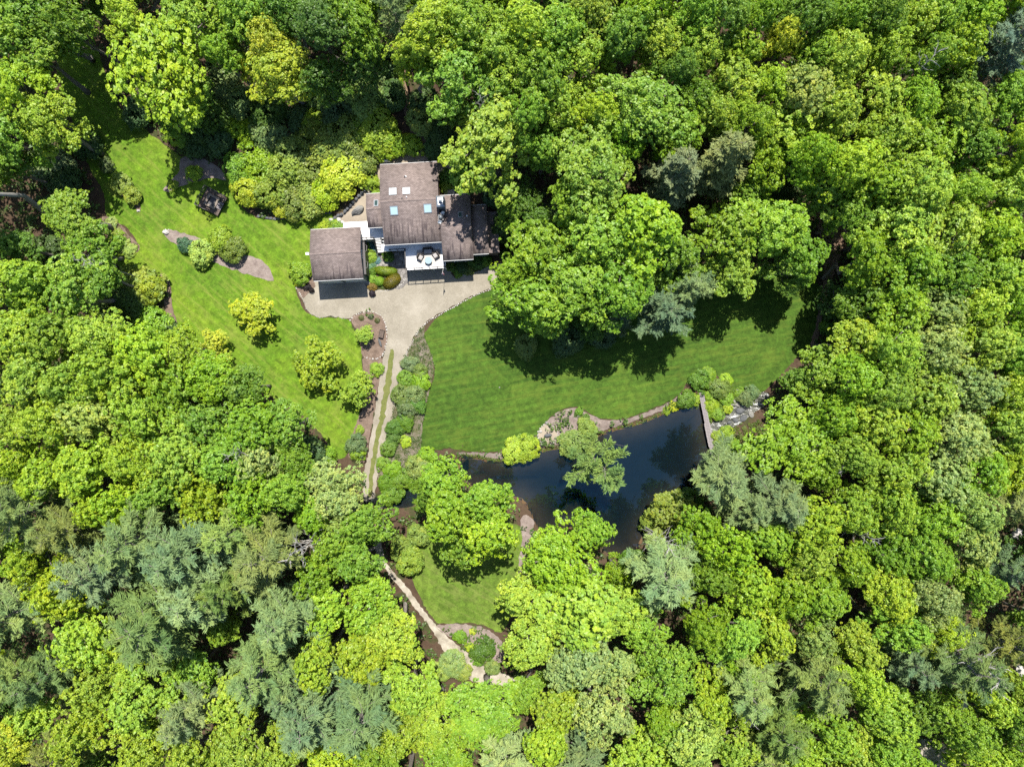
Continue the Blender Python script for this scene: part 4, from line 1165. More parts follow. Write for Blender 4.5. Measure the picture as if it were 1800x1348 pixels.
def pine(seed, R=4.6, H=23.0, nb=44, start=.36, lift=.16, bare=0, dens=1.0, blade=.30, wid=.17):
    r = np.random.default_rng(seed)
    tb = MB(); rt = .0135 * H
    tp = branch_path((0, 0, -.6), (r.normal() * .25, r.normal() * .25, H), r, 0.0, 6)
    tb.tube(tp, [rt * 1.4, rt, rt * .85, rt * .65, rt * .45, rt * .25, rt * .06], 7)
    TP = np.array(tp)
    P = []; D = []; vv = []
    for i in range(nb):
        t = (i + r.uniform(0, .8)) / nb
        z = H * (start + (1 - start) * t ** .9 * .985)
        base = np.array([np.interp(z, TP[:, 2], TP[:, 0]), np.interp(z, TP[:, 2], TP[:, 1]), z])
        L = R * (1 - t) ** .62 * r.uniform(.6, 1.12) + .35
        if t < .12: L *= r.uniform(.55, .9)
        az = i * 2.39996 + r.normal() * .25
        o = np.array([math.cos(az), math.sin(az), 0]); side = np.array([-o[1], o[0], 0])
        el = lift * r.uniform(.4, 1.5) + .35 * t
        f = lambda s: base + o * L * s * (1 - .1 * s) + np.array([0, 0, L * (el * s + .10 * s * s - .06 * math.sin(3 * s))]) + side * L * .06 * math.sin(4 * s + i)
        tb.tube([tuple(f(s)) for s in (0, .33, .66, 1)], [rt * .3 * (1 - .6 * t), rt * .2 * (1 - .6 * t), rt * .11, .012], 4, False)
        cv = np.clip(.5 + r.normal() * .2, 0, 1)
        if t < .10 and bare: 
            continue
        s = .16
        while s < 1.0:
            for sd in (-1, 1):
                tl = L * .34 * (1 - .62 * s) * r.uniform(.65, 1.2) + .25
                ang = r.uniform(.6, 1.05)
                tdir = o * math.cos(ang) + side * sd * math.sin(ang) + np.array([0, 0, .12 + .1 * r.normal()])
                nt_ = max(2, int(tl / .2 * dens))
                for j in range(nt_):
                    q = f(s) + tdir * tl * (j + r.uniform(.3, 1)) / nt_
                    P.append(q); D.append(tdir); vv.append(cv)
            s += .30 / L * r.uniform(.8, 1.3)
        for j in range(int(6 * dens)):
            P.append(f(.75 + .27 * r.random())); D.append(o + np.array([0, 0, .2])); vv.append(cv)
    P = np.array(P); D = unit(np.array(D)); vv = np.array(vv)
    k = 4
    P4 = np.repeat(P, k, 0) + r.normal(size=(len(P) * k, 3)) * .07
    D4 = unit(np.repeat(D, k, 0) + r.normal(size=(len(P) * k, 3)) * .48)
    Nn = unit(np.array([0, 0, 1.0]) + r.normal(size=D4.shape) * .55)
    Nn = unit(Nn - D4 * (Nn * D4).sum(1, keepdims=True))
    v4 = np.clip(np.repeat(vv, k) + r.normal(size=len(P4)) * .13, 0, 1)
    V, F = leaf_quads(P4, Nn, blade * r.uniform(.7, 1.25, len(P4)), r, wid, D4)
    return np_mesh('crown', V, F, np.repeat(v4, 4)), tb.mesh('trunk', smooth=True)

def bare_tree(seed, R=3.0, H=12.0, nb=22, lo=.4):
    r = np.random.default_rng(seed)
    tb = MB(); rt = .012 * H
    tp = branch_path((0, 0, -.5), (r.normal() * .5, r.normal() * .5, H), r, 0.0, 6)
    tb.tube(tp, [rt * 1.3, rt, rt * .85, rt * .65, rt * .45, rt * .3, rt * .1], 6)
    TP = np.array(tp); tw = MB()
    for i in range(nb):
        t = i / nb; z = H * (lo + (1 - lo) * t * .97); base = np.array([np.interp(z, TP[:, 2], TP[:, 0]), np.interp(z, TP[:, 2], TP[:, 1]), z])
        az = i * 2.4 + r.normal() * .3; L = R * (1 - .6 * t) * r.uniform(.5, 1.15)
        e = base + np.array([math.cos(az) * L, math.sin(az) * L, L * r.uniform(.15, .6)])
        path = branch_path(base, e, r, .05, 4); tw.tube(path, [.06, .05, .04, .03, .015], 4, False)
        for j in range(6):
            q = np.array(path[1 + j % 4]); a2 = az + r.uniform(-1, 1); l2 = L * r.uniform(.2, .45)
            e2 = q + np.array([math.cos(a2) * l2, math.sin(a2) * l2, l2 * r.uniform(.0, .6)])
            tw.tube(branch_path(q, e2, r, .04, 2), [.03, .022, .01], 3, False)
    return tw.mesh('branches'), tb.mesh('trunk', smooth=True)

def shrub(seed, R=2.0, H=2.4, nclump=80, nleaf=55, leaf=.11, lumpy=.2, up=.4):
    r = np.random.default_rng(seed)
    d = unit(r.normal(size=(nclump * 2, 3))); d = d[d[:, 2] > -.25][:nclump]
    ph = r.uniform(0, 6.28, 4)
    th = np.arctan2(d[:, 1], d[:, 0])
    k = 1 + lumpy * (np.sin(2 * th + ph[0]) * .5 + np.sin(3 * th + ph[1]) * .5 + np.sin(5 * d[:, 2] + ph[2]) * .4) + r.normal(size=len(d)) * lumpy * .45
    cen = d * k[:, None] * np.array([R, R, H * .55]) * .82 + np.array([0, 0, H * .45])
    rad = r.uniform(.16, .30, len(d)) * R
    P, Nn, S_, v = clump_leaves(cen, unit(d + np.array([0, 0, .3])), rad, nleaf, leaf, r, .7, up)
    m = 700
    ip = unit(r.normal(size=(m, 3))) * r.uniform(.3, .85, (m, 1)) * np.array([R, R, H * .5]) * .85 + np.array([0, 0, H * .45]); ip[:, 2] = np.maximum(ip[:, 2], .08)
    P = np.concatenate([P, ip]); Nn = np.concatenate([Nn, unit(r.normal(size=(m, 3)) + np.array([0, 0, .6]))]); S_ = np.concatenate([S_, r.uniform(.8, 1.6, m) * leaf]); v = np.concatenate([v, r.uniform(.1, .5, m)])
    V, F = leaf_quads(P, Nn, S_, r)
    tb = MB()
    for i in range(6):
        a = i * 1.05 + r.normal() * .2
        tb.tube(branch_path((.05 * math.cos(a), .05 * math.sin(a), -.25), (R * .5 * math.cos(a), R * .5 * math.sin(a), H * .6), r, .05, 3), [.06, .045, .03, .015], 5, False)
    return np_mesh('foliage', V, F, np.repeat(v, 4)), tb.mesh('stems')

def clipped(seed, rx, ry, hh, bend=0.0, n=5200, leaf=.055):
    r = np.random.default_rng(seed)
    d = unit(r.normal(size=(n * 2, 3))); d = d[d[:, 2] > -.15][:n]
    p = np.sign(d) * np.abs(d) ** .85 * r.uniform(.93, 1.03, (len(d), 1))
    P = p * np.array([rx, ry, hh]); P[:, 1] += bend * (P[:, 0] / rx) ** 2
    Nn = unit(d / np.array([rx, ry, hh]) + r.normal(size=d.shape) * .35 / rx)
    v = np.clip(.5 + .22 * np.sin(P[:, 0] * 3 + P[:, 1] * 4) + r.normal(size=len(d)) * .16, 0, 1)
    V, F = leaf_quads(P, Nn, leaf * r.uniform(.7, 1.4, len(d)), r)
    tb = MB()
    for i in range(5):
        a = i * 1.26; tb.tube([(0, 0, -.2), (rx * .6 * math.cos(a), ry * .6 * math.sin(a), hh * .6)], [.06, .02], 5, False)
    tb.lathe([(min(rx, ry) * .55, 0.0), (min(rx, ry) * .7, hh * .5), (min(rx, ry) * .35, hh * .8)], 10)
    return np_mesh('foliage', V, F, np.repeat(v, 4)), tb.mesh('stems')

def hosta(seed, R=.55, n=46):
    r = np.random.default_rng(seed)
    P = []; Nn = []; A = []
    for i in range(n):
        a = i * 2.4; q = R * math.sqrt((i + .5) / n); z = .42 - .3 * (q / R) ** 2
        o = np.array([math.cos(a), math.sin(a), 0]); P.append(o * q + np.array([0, 0, z])); Nn.append(np.array([0, 0, 1]) + o * .6 * q / R + r.normal(size=3) * .18); A.append(o + np.array([0, 0, -.5 * q / R]))
    V, F = leaf_quads(np.array(P), unit(np.array(Nn)), r.uniform(.12, .2, n), r, .6, np.array(A))
    tb = MB().lathe([(.08, -.1), (.06, .2), (.02, .35)], 6)
    return np_mesh('leaves', V, F, np.repeat(np.clip(.5 + r.normal(size=n) * .2, 0, 1), 4)), tb.mesh('stems')

BROAD = [broadleaf(100 + i, nclump=520 + 35 * (i % 6), lob=((12, 16), (15, 20), (10, 14), (17, 24))[i % 4], leaf=(.15, .138, .165, .155, .13)[i % 5], crown_lo=(.42, .38, .46)[i % 3]) for i in range(14)]
FINE = [broadleaf(s, nclump=760, nleaf=17, leaf=.13, lob=(18, 25), rnd=.62) for s in (21, 22, 23)]
BUSHY = [broadleaf(s, R=3.2, H=7.0, nclump=430, nleaf=22, leaf=.15, crown_lo=.14, lob=(14, 19), rnd=.62) for s in (31, 32, 33)]
PINES = [pine(s, R=5.0, nb=n_, start=st_) for s, n_, st_ in ((41, 34, .40), (42, 30, .42), (43, 36, .36), (44, 32, .45), (45, 40, .34))]
TALL = [pine(46, R=3.6, H=26, nb=22, start=.70)]
HEMLOCK = [pine(s, R=3.8, H=20, nb=70, start=.2, lift=.02, dens=1.15, blade=.22, wid=.3) for s in (51, 52)]
POND_PINE = [pine(61, R=5.8, H=15, nb=19, start=.45, lift=.10, bare=1, dens=.95, blade=.27, wid=.24)]
BARE = [bare_tree(s) for s in (71, 72)]
SHRUBS = [shrub(s, lumpy=l) for s, l in ((81, .2), (82, .28), (83, .15), (84, .3))]
RHODO = [shrub(s, R=2.2, H=3.0, nclump=110, nleaf=38, leaf=.15, lumpy=.25, up=.25) for s in (91, 92, 93)]

TINT = dict(lime=(.285, .405, .028), bright=(.208, .345, .022), green=(.146, .265, .020), deep=(.084, .165, .016), yellow=(.370, .445, .026), pale=(.265, .355, .070), olive=(.180, .245, .034),
            darkleaf=(.062, .110, .024), palegreen=(.140, .200, .054), pine=(.138, .200, .056), bluepine=(.100, .152, .060), greypine=(.165, .200, .060), palepine=(.185, .255, .064), pondpine=(.175, .260, .068), rust=(.20, .14, .025), teal=(.08, .18, .08), clip=(.17, .25, .010))
TWORD = dict(lime='lime green', bright='bright green', green='mid green', deep='deep green', yellow='yellowish', pale='pale green', olive='olive green', darkleaf='dark leaved', palegreen='silvery green',
             pine='blue green', bluepine='bluish', greypine='grey green', palepine='pale grey green', pondpine='pale green', rust='russet', teal='teal', clip='golden green')

PLACED = []      # every plant: dict for labelling
def put(meshes, idx, loc, sxy, sz, tint, name, leafpart, leafmat, barkmat, trunkpart='trunk', rz=None, jitter=.10):
    cm, tm = meshes[idx % len(meshes)]
    o = empty(name, loc, random.uniform(0, 6.28) if rz is None else rz)
    q = random.uniform(.88, 1.14) if name == 'broadleaf_tree' else 1.0
    o.scale = (sxy * q, sxy / q, sz)
    if len(tm.materials) == 0: tm.materials.append(M[barkmat])
    if len(cm.materials) == 0: cm.materials.append(M[leafmat])
    link(trunkpart, tm, None, o)
    c = link(leafpart, cm, None, o)
    t = TINT[tint] if isinstance(tint, str) else tint
    j = 1 + random.uniform(-jitter, jitter) * 1.3
    hj = random.uniform(-.09, .06)
    c.color = (t[0] * j * (1 + hj), t[1] * j, t[2] * j * random.uniform(.7, 1.6), 1)
    return o

# zones used to say where a plant stands
def zone(x, y):
    if y < 350:
        if x < 420: return 'in the top left woods'
        if x < 790: return 'in the shrubbery above the house'
        if x < 1200: return 'in the top middle woods'
        if x < 1500: return 'in the woods right of top centre'
        return 'in the top right corner woods'
    if y < 620:
        if x < 500: return 'in the woods left of the lawn'
        if 500 <= x < 840: return 'beside the garage and house'
        if x < 1240: return 'in the clump right of the house'
        if x < 1480: return 'at the striped lawn top end'
        return 'in the right-hand woods'
    if y < 900:
        if x < 600: return 'in the woods left of the drive'
        if x < 780: return 'along the drive'
        if x < 1250: return 'by the pond'
        if x < 1520: return 'in the woods right of the footbridge'
        return 'in the lower right-hand woods'
    if x < 300: return 'in the bottom left corner woods'
    if x < 620: return 'in the woods left of the track'
    if x < 900: return 'around the pale track'
    if x < 1260: return 'in the woods below the pond'
    if x < 1530: return 'in the bottom woods right of centre'
    return 'in the bottom right corner woods'

def tree(x, y, r, kind='B', tint='lime', H=None, label=None, idx=None):
    big = {'B': BROAD, 'F': FINE, 'Y': BUSHY, 'P': PINES, 'H': HEMLOCK, 'Q': POND_PINE, 'D': BARE, 'T': TALL}[kind]
    R0, H0, zc = {'B': (4.5, 20.0, .72), 'F': (4.6, 20.0, .72), 'Y': (2.75, 7.0, .62), 'P': (4.4, 23.0, .70), 'H': (3.6, 20.0, .62), 'Q': (5.2, 15.0, .62), 'D': (2.6, 12.0, .8), 'T': (3.6, 26.0, .85)}[kind]
    if H is None: H = {'B': 20, 'F': 19, 'Y': 6.5, 'P': 23, 'H': 18, 'Q': 14, 'D': 15, 'T': 26}[kind] * random.uniform(.92, 1.08)
    z = H * zc
    p = W(x, y, z); g = hz(p.x, p.y)
    p = W(x, y, z + g); rw = r * MPP * (CAM_H - z) / CAM_H
    name = {'B': 'broadleaf_tree', 'F': 'broadleaf_tree', 'Y': 'small_tree', 'P': 'pine_tree', 'H': 'hemlock_tree', 'Q': 'pine_tree', 'D': 'bare_tree', 'T': 'pine_tree'}[kind]
    o = put(big, random.randrange(100) if idx is None else idx, (p.x, p.y, g), rw / R0, H / H0, tint, name, 'branches' if kind == 'D' else 'crown', 'pale_bark' if kind == 'D' else 'needle' if kind in 'PHQT' else 'leaf', 'pale_bark' if kind in 'DT' else 'bark')
    PLACED.append(dict(o=o, x=x, y=y, r=r, noun={'B': 'broadleaf tree', 'F': 'dense broadleaf tree', 'Y': 'small round tree', 'P': 'pine', 'H': 'hemlock', 'Q': 'pine', 'D': 'bare grey tree', 'T': 'tall pine'}[kind], tint='' if kind == 'D' else TWORD[tint], label=label, cat='tree', tree=True))
    return o

def bush(x, y, r, kind='S', tint='green', H=None, label=None, idx=None):
    lst = {'S': SHRUBS, 'R': RHODO}[kind]; R0, H0 = {'S': (2.0, 2.4), 'R': (2.2, 3.0)}[kind]
    rw = r * MPP
    if H is None: H = min(rw * 1.35, 3.6) * random.uniform(.9, 1.1)
    z = H * .5
    p = W(x, y, z); g = hz(p.x, p.y); p = W(x, y, z + g)
    o = put(lst, random.randrange(100) if idx is None else idx, (p.x, p.y, g), rw / R0, H / H0, tint, 'shrub' if kind == 'S' else 'rhododendron', 'foliage', 'shrub_leaf' if kind == 'R' else 'leaf', 'bark', 'stems')
    PLACED.append(dict(o=o, x=x, y=y, r=r, noun='shrub' if kind == 'S' else 'rhododendron', tint=TWORD[tint], label=label, cat='shrub', tree=False))
    return o

# ---- crowns read off the photograph: x, y, radius (photo px), kind, colour, height
TREES = [
 # top left
 (55, 25, 75, 'B', 'green'), (122, 52, 52, 'B', 'green', 20), (20, -95, 60, 'B', 'green', 21), (115, -100, 62, 'B', 'green', 22), (-70, -40, 60, 'B', 'bright', 21), (205, -90, 58, 'B', 'bright', 21), (-75, 60, 55, 'B', 'green', 20), (40, 85, 60, 'B', 'bright'), (268, 112, 88, 'B', 'lime', 21), (232, 40, 50, 'B', 'lime'), (335, 40, 62, 'B', 'bright'), (385, 85, 40, 'B', 'bright', 17),
 (330, 170, 45, 'B', 'bright', 13), (300, 205, 30, 'B', 'green', 9), (496, 125, 66, 'F', 'yellow', 17), (478, 75, 46, 'F', 'yellow', 18), (430, 25, 50, 'B', 'bright'), (500, 15, 48, 'B', 'green'), (565, 45, 60, 'B', 'deep'), (575, 130, 45, 'B', 'deep', 15),
 (30, 165, 60, 'B', 'lime'), (80, 215, 58, 'B', 'lime', 18), (20, 235, 50, 'B', 'bright', 18), (12, 285, 40, 'B', 'green', 15), (122, 378, 56, 'B', 'bright', 14), (150, 432, 46, 'B', 'bright', 13), (35, 440, 42, 'B', 'green', 13),
 (376, 200, 30, 'Y', 'deep', 8), (-110, 300, 60, 'T', 'pine', 25, 'tall pale trunked pine leaning in at the left edge'), (440, 118, 24, 'F', 'yellow', 12),
 # above the house and top middle
 (630, 55, 55, 'B', 'green'), (640, 110, 40, 'B', 'deep', 15), (690, 30, 40, 'P', 'pine', 20), (757, 60, 62, 'B', 'lime'), (735, 110, 40, 'B', 'lime', 17), (815, 35, 58, 'B', 'bright'), (800, 130, 62, 'B', 'bright', 19), (870, 95, 62, 'B', 'lime'),
 (925, 45, 55, 'B', 'lime'), (985, 70, 55, 'B', 'bright'), (1040, 30, 48, 'B', 'lime'), (1020, 110, 55, 'B', 'lime'), (950, 140, 55, 'B', 'bright'), (880, 175, 48, 'B', 'green', 17), (800, 190, 34, 'B', 'green', 14), (865, 255, 78, 'B', 'lime', 20), (820, 300, 42, 'B', 'bright', 14),
 (925, 210, 45, 'B', 'bright'), (985, 190, 50, 'B', 'lime'), (1130, 190, 84, 'F', 'bright', 21), (1090, 60, 50, 'B', 'green'), (1150, 75, 52, 'B', 'lime'), (1145, 20, 48, 'B', 'bright'), (1040, 298, 78, 'F', 'bright', 21), (955, 260, 38, 'B', 'bright', 16),
 (1000, 345, 42, 'B', 'bright', 17), (918, 345, 34, 'B', 'deep', 9), (895, 375, 28, 'B', 'green', 8), (940, 385, 30, 'B', 'deep', 10), (1185, 120, 40, 'B', 'green'),
 # conifers and the big clump right of the house
 (1195, 232, 46, 'B', 'bright', 19), (1255, 205, 42, 'B', 'lime', 19), (1095, 245, 40, 'B', 'bright', 18), (1050, 205, 44, 'B', 'lime', 19), (1190, 315, 52, 'H', 'greypine', 20), (1268, 290, 54, 'H', 'greypine', 21), (1045, 420, 76, 'B', 'bright', 21), (950, 440, 62, 'B', 'bright', 18), (1130, 420, 74, 'B', 'bright', 22), (925, 525, 62, 'B', 'bright', 17), (902, 478, 40, 'B', 'bright', 15), (1005, 500, 80, 'B', 'bright', 20), (965, 565, 38, 'B', 'bright', 14), (1090, 505, 72, 'B', 'green', 20),
 (1185, 460, 54, 'B', 'green', 18), (1165, 545, 55, 'P', 'bluepine', 15), (1215, 500, 46, 'P', 'pine', 17), (1088, 562, 27, 'P', 'bluepine', 11), (1040, 575, 26, 'B', 'deep', 7),
 (1275, 415, 62, 'B', 'bright', 18), (1350, 400, 70, 'B', 'bright', 18), (1405, 440, 52, 'B', 'green', 16), (1290, 478, 48, 'B', 'lime', 15), (1388, 470, 42, 'B', 'green', 13),
 # right of top centre
 (1218, 35, 45, 'B', 'bright'), (1275, 30, 48, 'B', 'green'), (1330, 25, 42, 'B', 'bright'), (1372, 68, 36, 'F', 'yellow', 20), (1225, 90, 48, 'B', 'lime'), (1300, 95, 42, 'B', 'lime'), (1225, 170, 48, 'B', 'green'), (1290, 150, 55, 'B', 'lime'), (1420, 35, 50, 'B', 'green'), (1440, 95, 46, 'B', 'bright'),
 (1355, 150, 46, 'B', 'lime'), (1420, 160, 58, 'B', 'pale'), (1480, 110, 48, 'B', 'lime'), (1390, 225, 62, 'B', 'lime'), (1325, 215, 48, 'B', 'lime'), (1455, 215, 54, 'B', 'lime'), (1345, 285, 42, 'B', 'lime', 17), (1425, 275, 50, 'B', 'bright'), (1320, 340, 36, 'B', 'bright', 13), (1490, 290, 56, 'B', 'lime'), (1480, 30, 45, 'B', 'bright'),
 (1455, 335, 44, 'B', 'bright', 15),
 # top right corner
 (1545, 25, 48, 'B', 'green'), (1545, 95, 52, 'B', 'lime'), (1600, 45, 45, 'B', 'lime'), (1655, 30, 50, 'B', 'bright'), (1620, 100, 42, 'B', 'bright'), (1720, 25, 48, 'B', 'bright'), (1768, 85, 59, 'P', 'bluepine', 21), (1690, 90, 48, 'B', 'lime'), (1790, 20, 42, 'B', 'lime'), (1540, 170, 56, 'B', 'lime'), (1610, 180, 54, 'B', 'bright'),
 (1670, 145, 40, 'B', 'green', 16), (1700, 200, 52, 'B', 'bright'), (1775, 175, 52, 'B', 'bright'), (1560, 245, 58, 'B', 'lime'), (1630, 255, 58, 'B', 'bright'), (1720, 265, 52, 'B', 'green'), (1785, 255, 48, 'B', 'lime'), (1555, 320, 54, 'B', 'bright'),
 # right hand woods
 (1625, 330, 56, 'B', 'lime'), (1695, 335, 50, 'B', 'bright'), (1775, 335, 50, 'B', 'lime'), (1500, 375, 44, 'B', 'bright', 16), (1585, 400, 66, 'B', 'lime', 21), (1665, 405, 64, 'B', 'lime', 21), (1740, 410, 54, 'B', 'lime'), (1800, 420, 44, 'B', 'bright'),
 (1530, 455, 52, 'B', 'bright'), (1600, 475, 58, 'B', 'bright'), (1680, 480, 56, 'B', 'green'), (1755, 480, 52, 'B', 'bright'), (1515, 525, 50, 'B', 'green', 16), (1580, 545, 54, 'B', 'bright'), (1650, 550, 56, 'B', 'pale'), (1725, 545, 54, 'B', 'lime'), (1792, 545, 46, 'B', 'bright'),
 (1500, 600, 52, 'B', 'lime', 17), (1570, 615, 56, 'B', 'bright'), (1645, 620, 58, 'B', 'pale'), (1720, 615, 54, 'B', 'lime'), (1790, 620, 48, 'B', 'bright'), (1480, 530, 36, 'B', 'deep', 11),
 (1448, 655, 50, 'B', 'bright', 15), (1405, 668, 28, 'B', 'green', 11), (1500, 670, 48, 'B', 'bright'), (1560, 685, 54, 'B', 'bright'), (1635, 690, 58, 'B', 'lime'), (1710, 690, 56, 'B', 'pale'), (1785, 690, 50, 'B', 'lime'),
 (1396, 778, 78, 'F', 'bright', 17), (1475, 735, 48, 'B', 'bright'), (1535, 750, 52, 'B', 'lime'), (1605, 760, 56, 'B', 'bright'), (1680, 765, 58, 'B', 'pale'), (1760, 760, 56, 'B', 'lime'),
 (1500, 800, 50, 'B', 'bright'), (1570, 825, 54, 'B', 'lime'), (1645, 835, 58, 'B', 'pale'), (1720, 830, 54, 'B', 'bright'), (1790, 830, 48, 'B', 'lime'), (1440, 830, 42, 'B', 'bright', 16),
 (1268, 845, 66, 'P', 'pine', 19), (1375, 885, 64, 'P', 'pine', 20), (1465, 822, 26, 'D', 'pine', 16), (1310, 900, 46, 'P', 'pine', 17),
 (1625, 112, 26, 'D', 'pine', 21), (155, 462, 22, 'D', 'pine', 17), (1312, 1248, 22, 'D', 'pine', 20), (415, 795, 20, 'D', 'pine', 20), (1520, 940, 20, 'D', 'pine', 20), (845, 178, 18, 'D', 'pine', 19),
 # by the pond
 (1050, 815, 66, 'Q', 'pondpine', 14, 'pale green pine leaning over the middle of the pond', 0), (778, 842, 46, 'B', 'bright', 15), (858, 882, 50, 'B', 'bright', 17), (795, 905, 54, 'B', 'bright', 17), (855, 935, 54, 'B', 'lime', 17), (752, 870, 30, 'B', 'green', 12), (805, 960, 34, 'B', 'bright', 14),
 (1185, 905, 40, 'B', 'olive', 7), (1232, 930, 48, 'B', 'bright', 16),
 # woods left of lawn and drive
 (45, 510, 58, 'B', 'bright'), (125, 505, 62, 'B', 'bright', 18), (180, 485, 40, 'B', 'green', 14), (40, 585, 58, 'B', 'lime'), (110, 590, 52, 'B', 'bright'), (175, 590, 52, 'B', 'lime', 18), (255, 625, 56, 'B', 'lime', 18), (190, 660, 58, 'B', 'lime'), (60, 665, 60, 'B', 'lime'), (125, 680, 54, 'B', 'lime'),
 (320, 618, 46, 'B', 'lime', 14), (375, 665, 56, 'F', 'bright', 15), (430, 680, 42, 'B', 'green', 14), (300, 690, 52, 'B', 'bright', 17), (250, 735, 56, 'B', 'bright'), (170, 745, 58, 'B', 'pale'), (85, 750, 58, 'B', 'lime'), (20, 745, 46, 'B', 'lime'), (500, 745, 52, 'B', 'bright', 15), (435, 745, 54, 'B', 'bright', 17), (365, 745, 52, 'B', 'green', 17),
 (310, 795, 56, 'B', 'lime'), (230, 815, 56, 'B', 'lime'), (150, 825, 58, 'B', 'lime'), (70, 835, 58, 'B', 'lime'), (390, 815, 52, 'B', 'bright'), (455, 815, 50, 'B', 'pale', 18), (520, 810, 38, 'B', 'green', 14), (15, 830, 44, 'B', 'lime'), (290, 865, 52, 'B', 'bright'), (365, 875, 52, 'B', 'lime'), (435, 880, 50, 'B', 'bright'), (500, 870, 46, 'B', 'bright'),
 (585, 868, 56, 'F', 'pale', 16), (210, 885, 46, 'B', 'lime'), (545, 905, 40, 'B', 'bright', 16),
 # bottom left
 (45, 905, 68, 'P', 'pine', 23), (125, 935, 64, 'P', 'greypine', 22), (180, 905, 38, 'B', 'lime'), (55, 985, 44, 'B', 'lime'), (235, 950, 84, 'P', 'pine', 24), (320, 980, 87, 'P', 'pine', 24), (160, 1005, 68, 'P', 'pine', 23), (100, 1050, 50, 'B', 'lime', 19), (270, 1070, 100, 'P', 'pine', 25), (350, 1050, 80, 'P', 'palepine', 23),
 (25, 1085, 66, 'P', 'palepine', 22), (140, 1120, 60, 'B', 'lime', 19), (80, 1185, 59, 'P', 'pine', 21), (20, 1190, 55, 'P', 'palepine', 22), (220, 1150, 42, 'B', 'lime', 15), (165, 1205, 54, 'B', 'lime'), (240, 1240, 64, 'B', 'lime', 19), (60, 1265, 56, 'B', 'lime'), (145, 1285, 54, 'B', 'lime'), (20, 1315, 48, 'B', 'yellow'), (95, 1330, 52, 'P', 'greypine', 22), (250, 1320, 54, 'B', 'lime'),
 (410, 930, 64, 'P', 'palepine', 22), (470, 965, 75, 'P', 'greypine', 23), (520, 970, 40, 'D', 'pine', 21), (395, 1040, 55, 'P', 'pine', 22), (500, 1090, 73, 'P', 'palepine', 23), (455, 1170, 71, 'P', 'pine', 23), (390, 1100, 36, 'B', 'bright', 12), (410, 1230, 50, 'B', 'lime'), (335, 1255, 52, 'P', 'palepine', 22), (340, 1320, 52, 'B', 'lime'), (425, 1305, 56, 'B', 'lime'), (510, 1200, 48, 'P', 'pine', 22), (560, 1255, 75, 'P', 'pine', 24), (500, 1320, 50, 'B', 'lime'),
 (560, 1010, 44, 'B', 'bright', 17), (570, 1080, 48, 'B', 'lime', 18), (560, 1160, 46, 'B', 'lime'), (590, 1330, 48, 'B', 'lime'), (580, 955, 42, 'B', 'bright', 16),
 # around the track
 (645, 920, 48, 'B', 'bright', 16), (625, 985, 44, 'B', 'bright', 16), (650, 1070, 56, 'B', 'bright', 17), (690, 1115, 56, 'B', 'lime', 17), (635, 1150, 54, 'B', 'lime', 18), (640, 1240, 80, 'P', 'pine', 22), (720, 1205, 52, 'B', 'lime', 17), (700, 1290, 56, 'F', 'lime', 17), (760, 1270, 50, 'B', 'lime', 16), (850, 1250, 66, 'F', 'bright', 16), (790, 1330, 54, 'F', 'bright', 17), (880, 1335, 57, 'P', 'palepine', 20), (660, 1335, 44, 'B', 'bright'), (600, 920, 36, 'B', 'pale', 14),
 # below the pond
 (985, 985, 74, 'B', 'bright', 19), (925, 1050, 50, 'B', 'lime', 18), (1010, 1070, 80, 'B', 'lime', 20), (940, 1130, 60, 'B', 'lime', 19), (1075, 1070, 58, 'B', 'lime', 19), (1020, 1160, 62, 'B', 'pale', 20), (1080, 1170, 42, 'B', 'pale', 19), (1180, 1010, 78, 'P', 'palepine', 21), (1165, 960, 34, 'D', 'pine', 17), (1040, 935, 40, 'B', 'bright', 16),
 (1170, 1175, 62, 'F', 'bright', 20), (1060, 1250, 64, 'B', 'pale', 20), (985, 1245, 50, 'B', 'lime', 18), (960, 1310, 46, 'B', 'lime'), (1020, 1330, 57, 'P', 'pine', 21), (1115, 1325, 50, 'B', 'lime'), (1125, 1100, 46, 'B', 'bright', 16), (930, 1215, 38, 'B', 'bright', 13), (1085, 1010, 34, 'B', 'bright', 13), (1240, 1100, 44, 'B', 'bright'), (1215, 1290, 60, 'B', 'pale', 20), (1250, 1220, 44, 'B', 'lime'), (1170, 1260, 44, 'B', 'bright', 17),
 # bottom right of centre
 (1290, 965, 46, 'B', 'bright'), (1250, 1010, 44, 'B', 'green'), (1355, 955, 46, 'B', 'bright'), (1430, 925, 48, 'B', 'lime'), (1420, 985, 46, 'B', 'lime'), (1310, 1040, 52, 'B', 'lime'), (1380, 1045, 48, 'B', 'bright'), (1290, 1110, 50, 'B', 'bright'), (1360, 1115, 52, 'B', 'lime'), (1450, 1055, 50, 'B', 'bright'), (1430, 1115, 42, 'B', 'pale'),
 (1500, 900, 50, 'B', 'bright'), (1490, 985, 48, 'B', 'bright'), (1435, 1195, 66, 'P', 'pine', 22), (1320, 1215, 59, 'P', 'palepine', 21), (1375, 1270, 62, 'P', 'pine', 21), (1305, 1180, 38, 'B', 'bright', 17), (1510, 1130, 48, 'B', 'lime'), (1510, 1200, 50, 'B', 'lime'), (1290, 1310, 48, 'B', 'lime'), (1345, 1330, 50, 'P', 'palepine', 20), (1445, 1290, 50, 'B', 'bright'), (1500, 1330, 48, 'B', 'lime'), (1420, 1345, 40, 'B', 'lime'),
 # bottom right corner
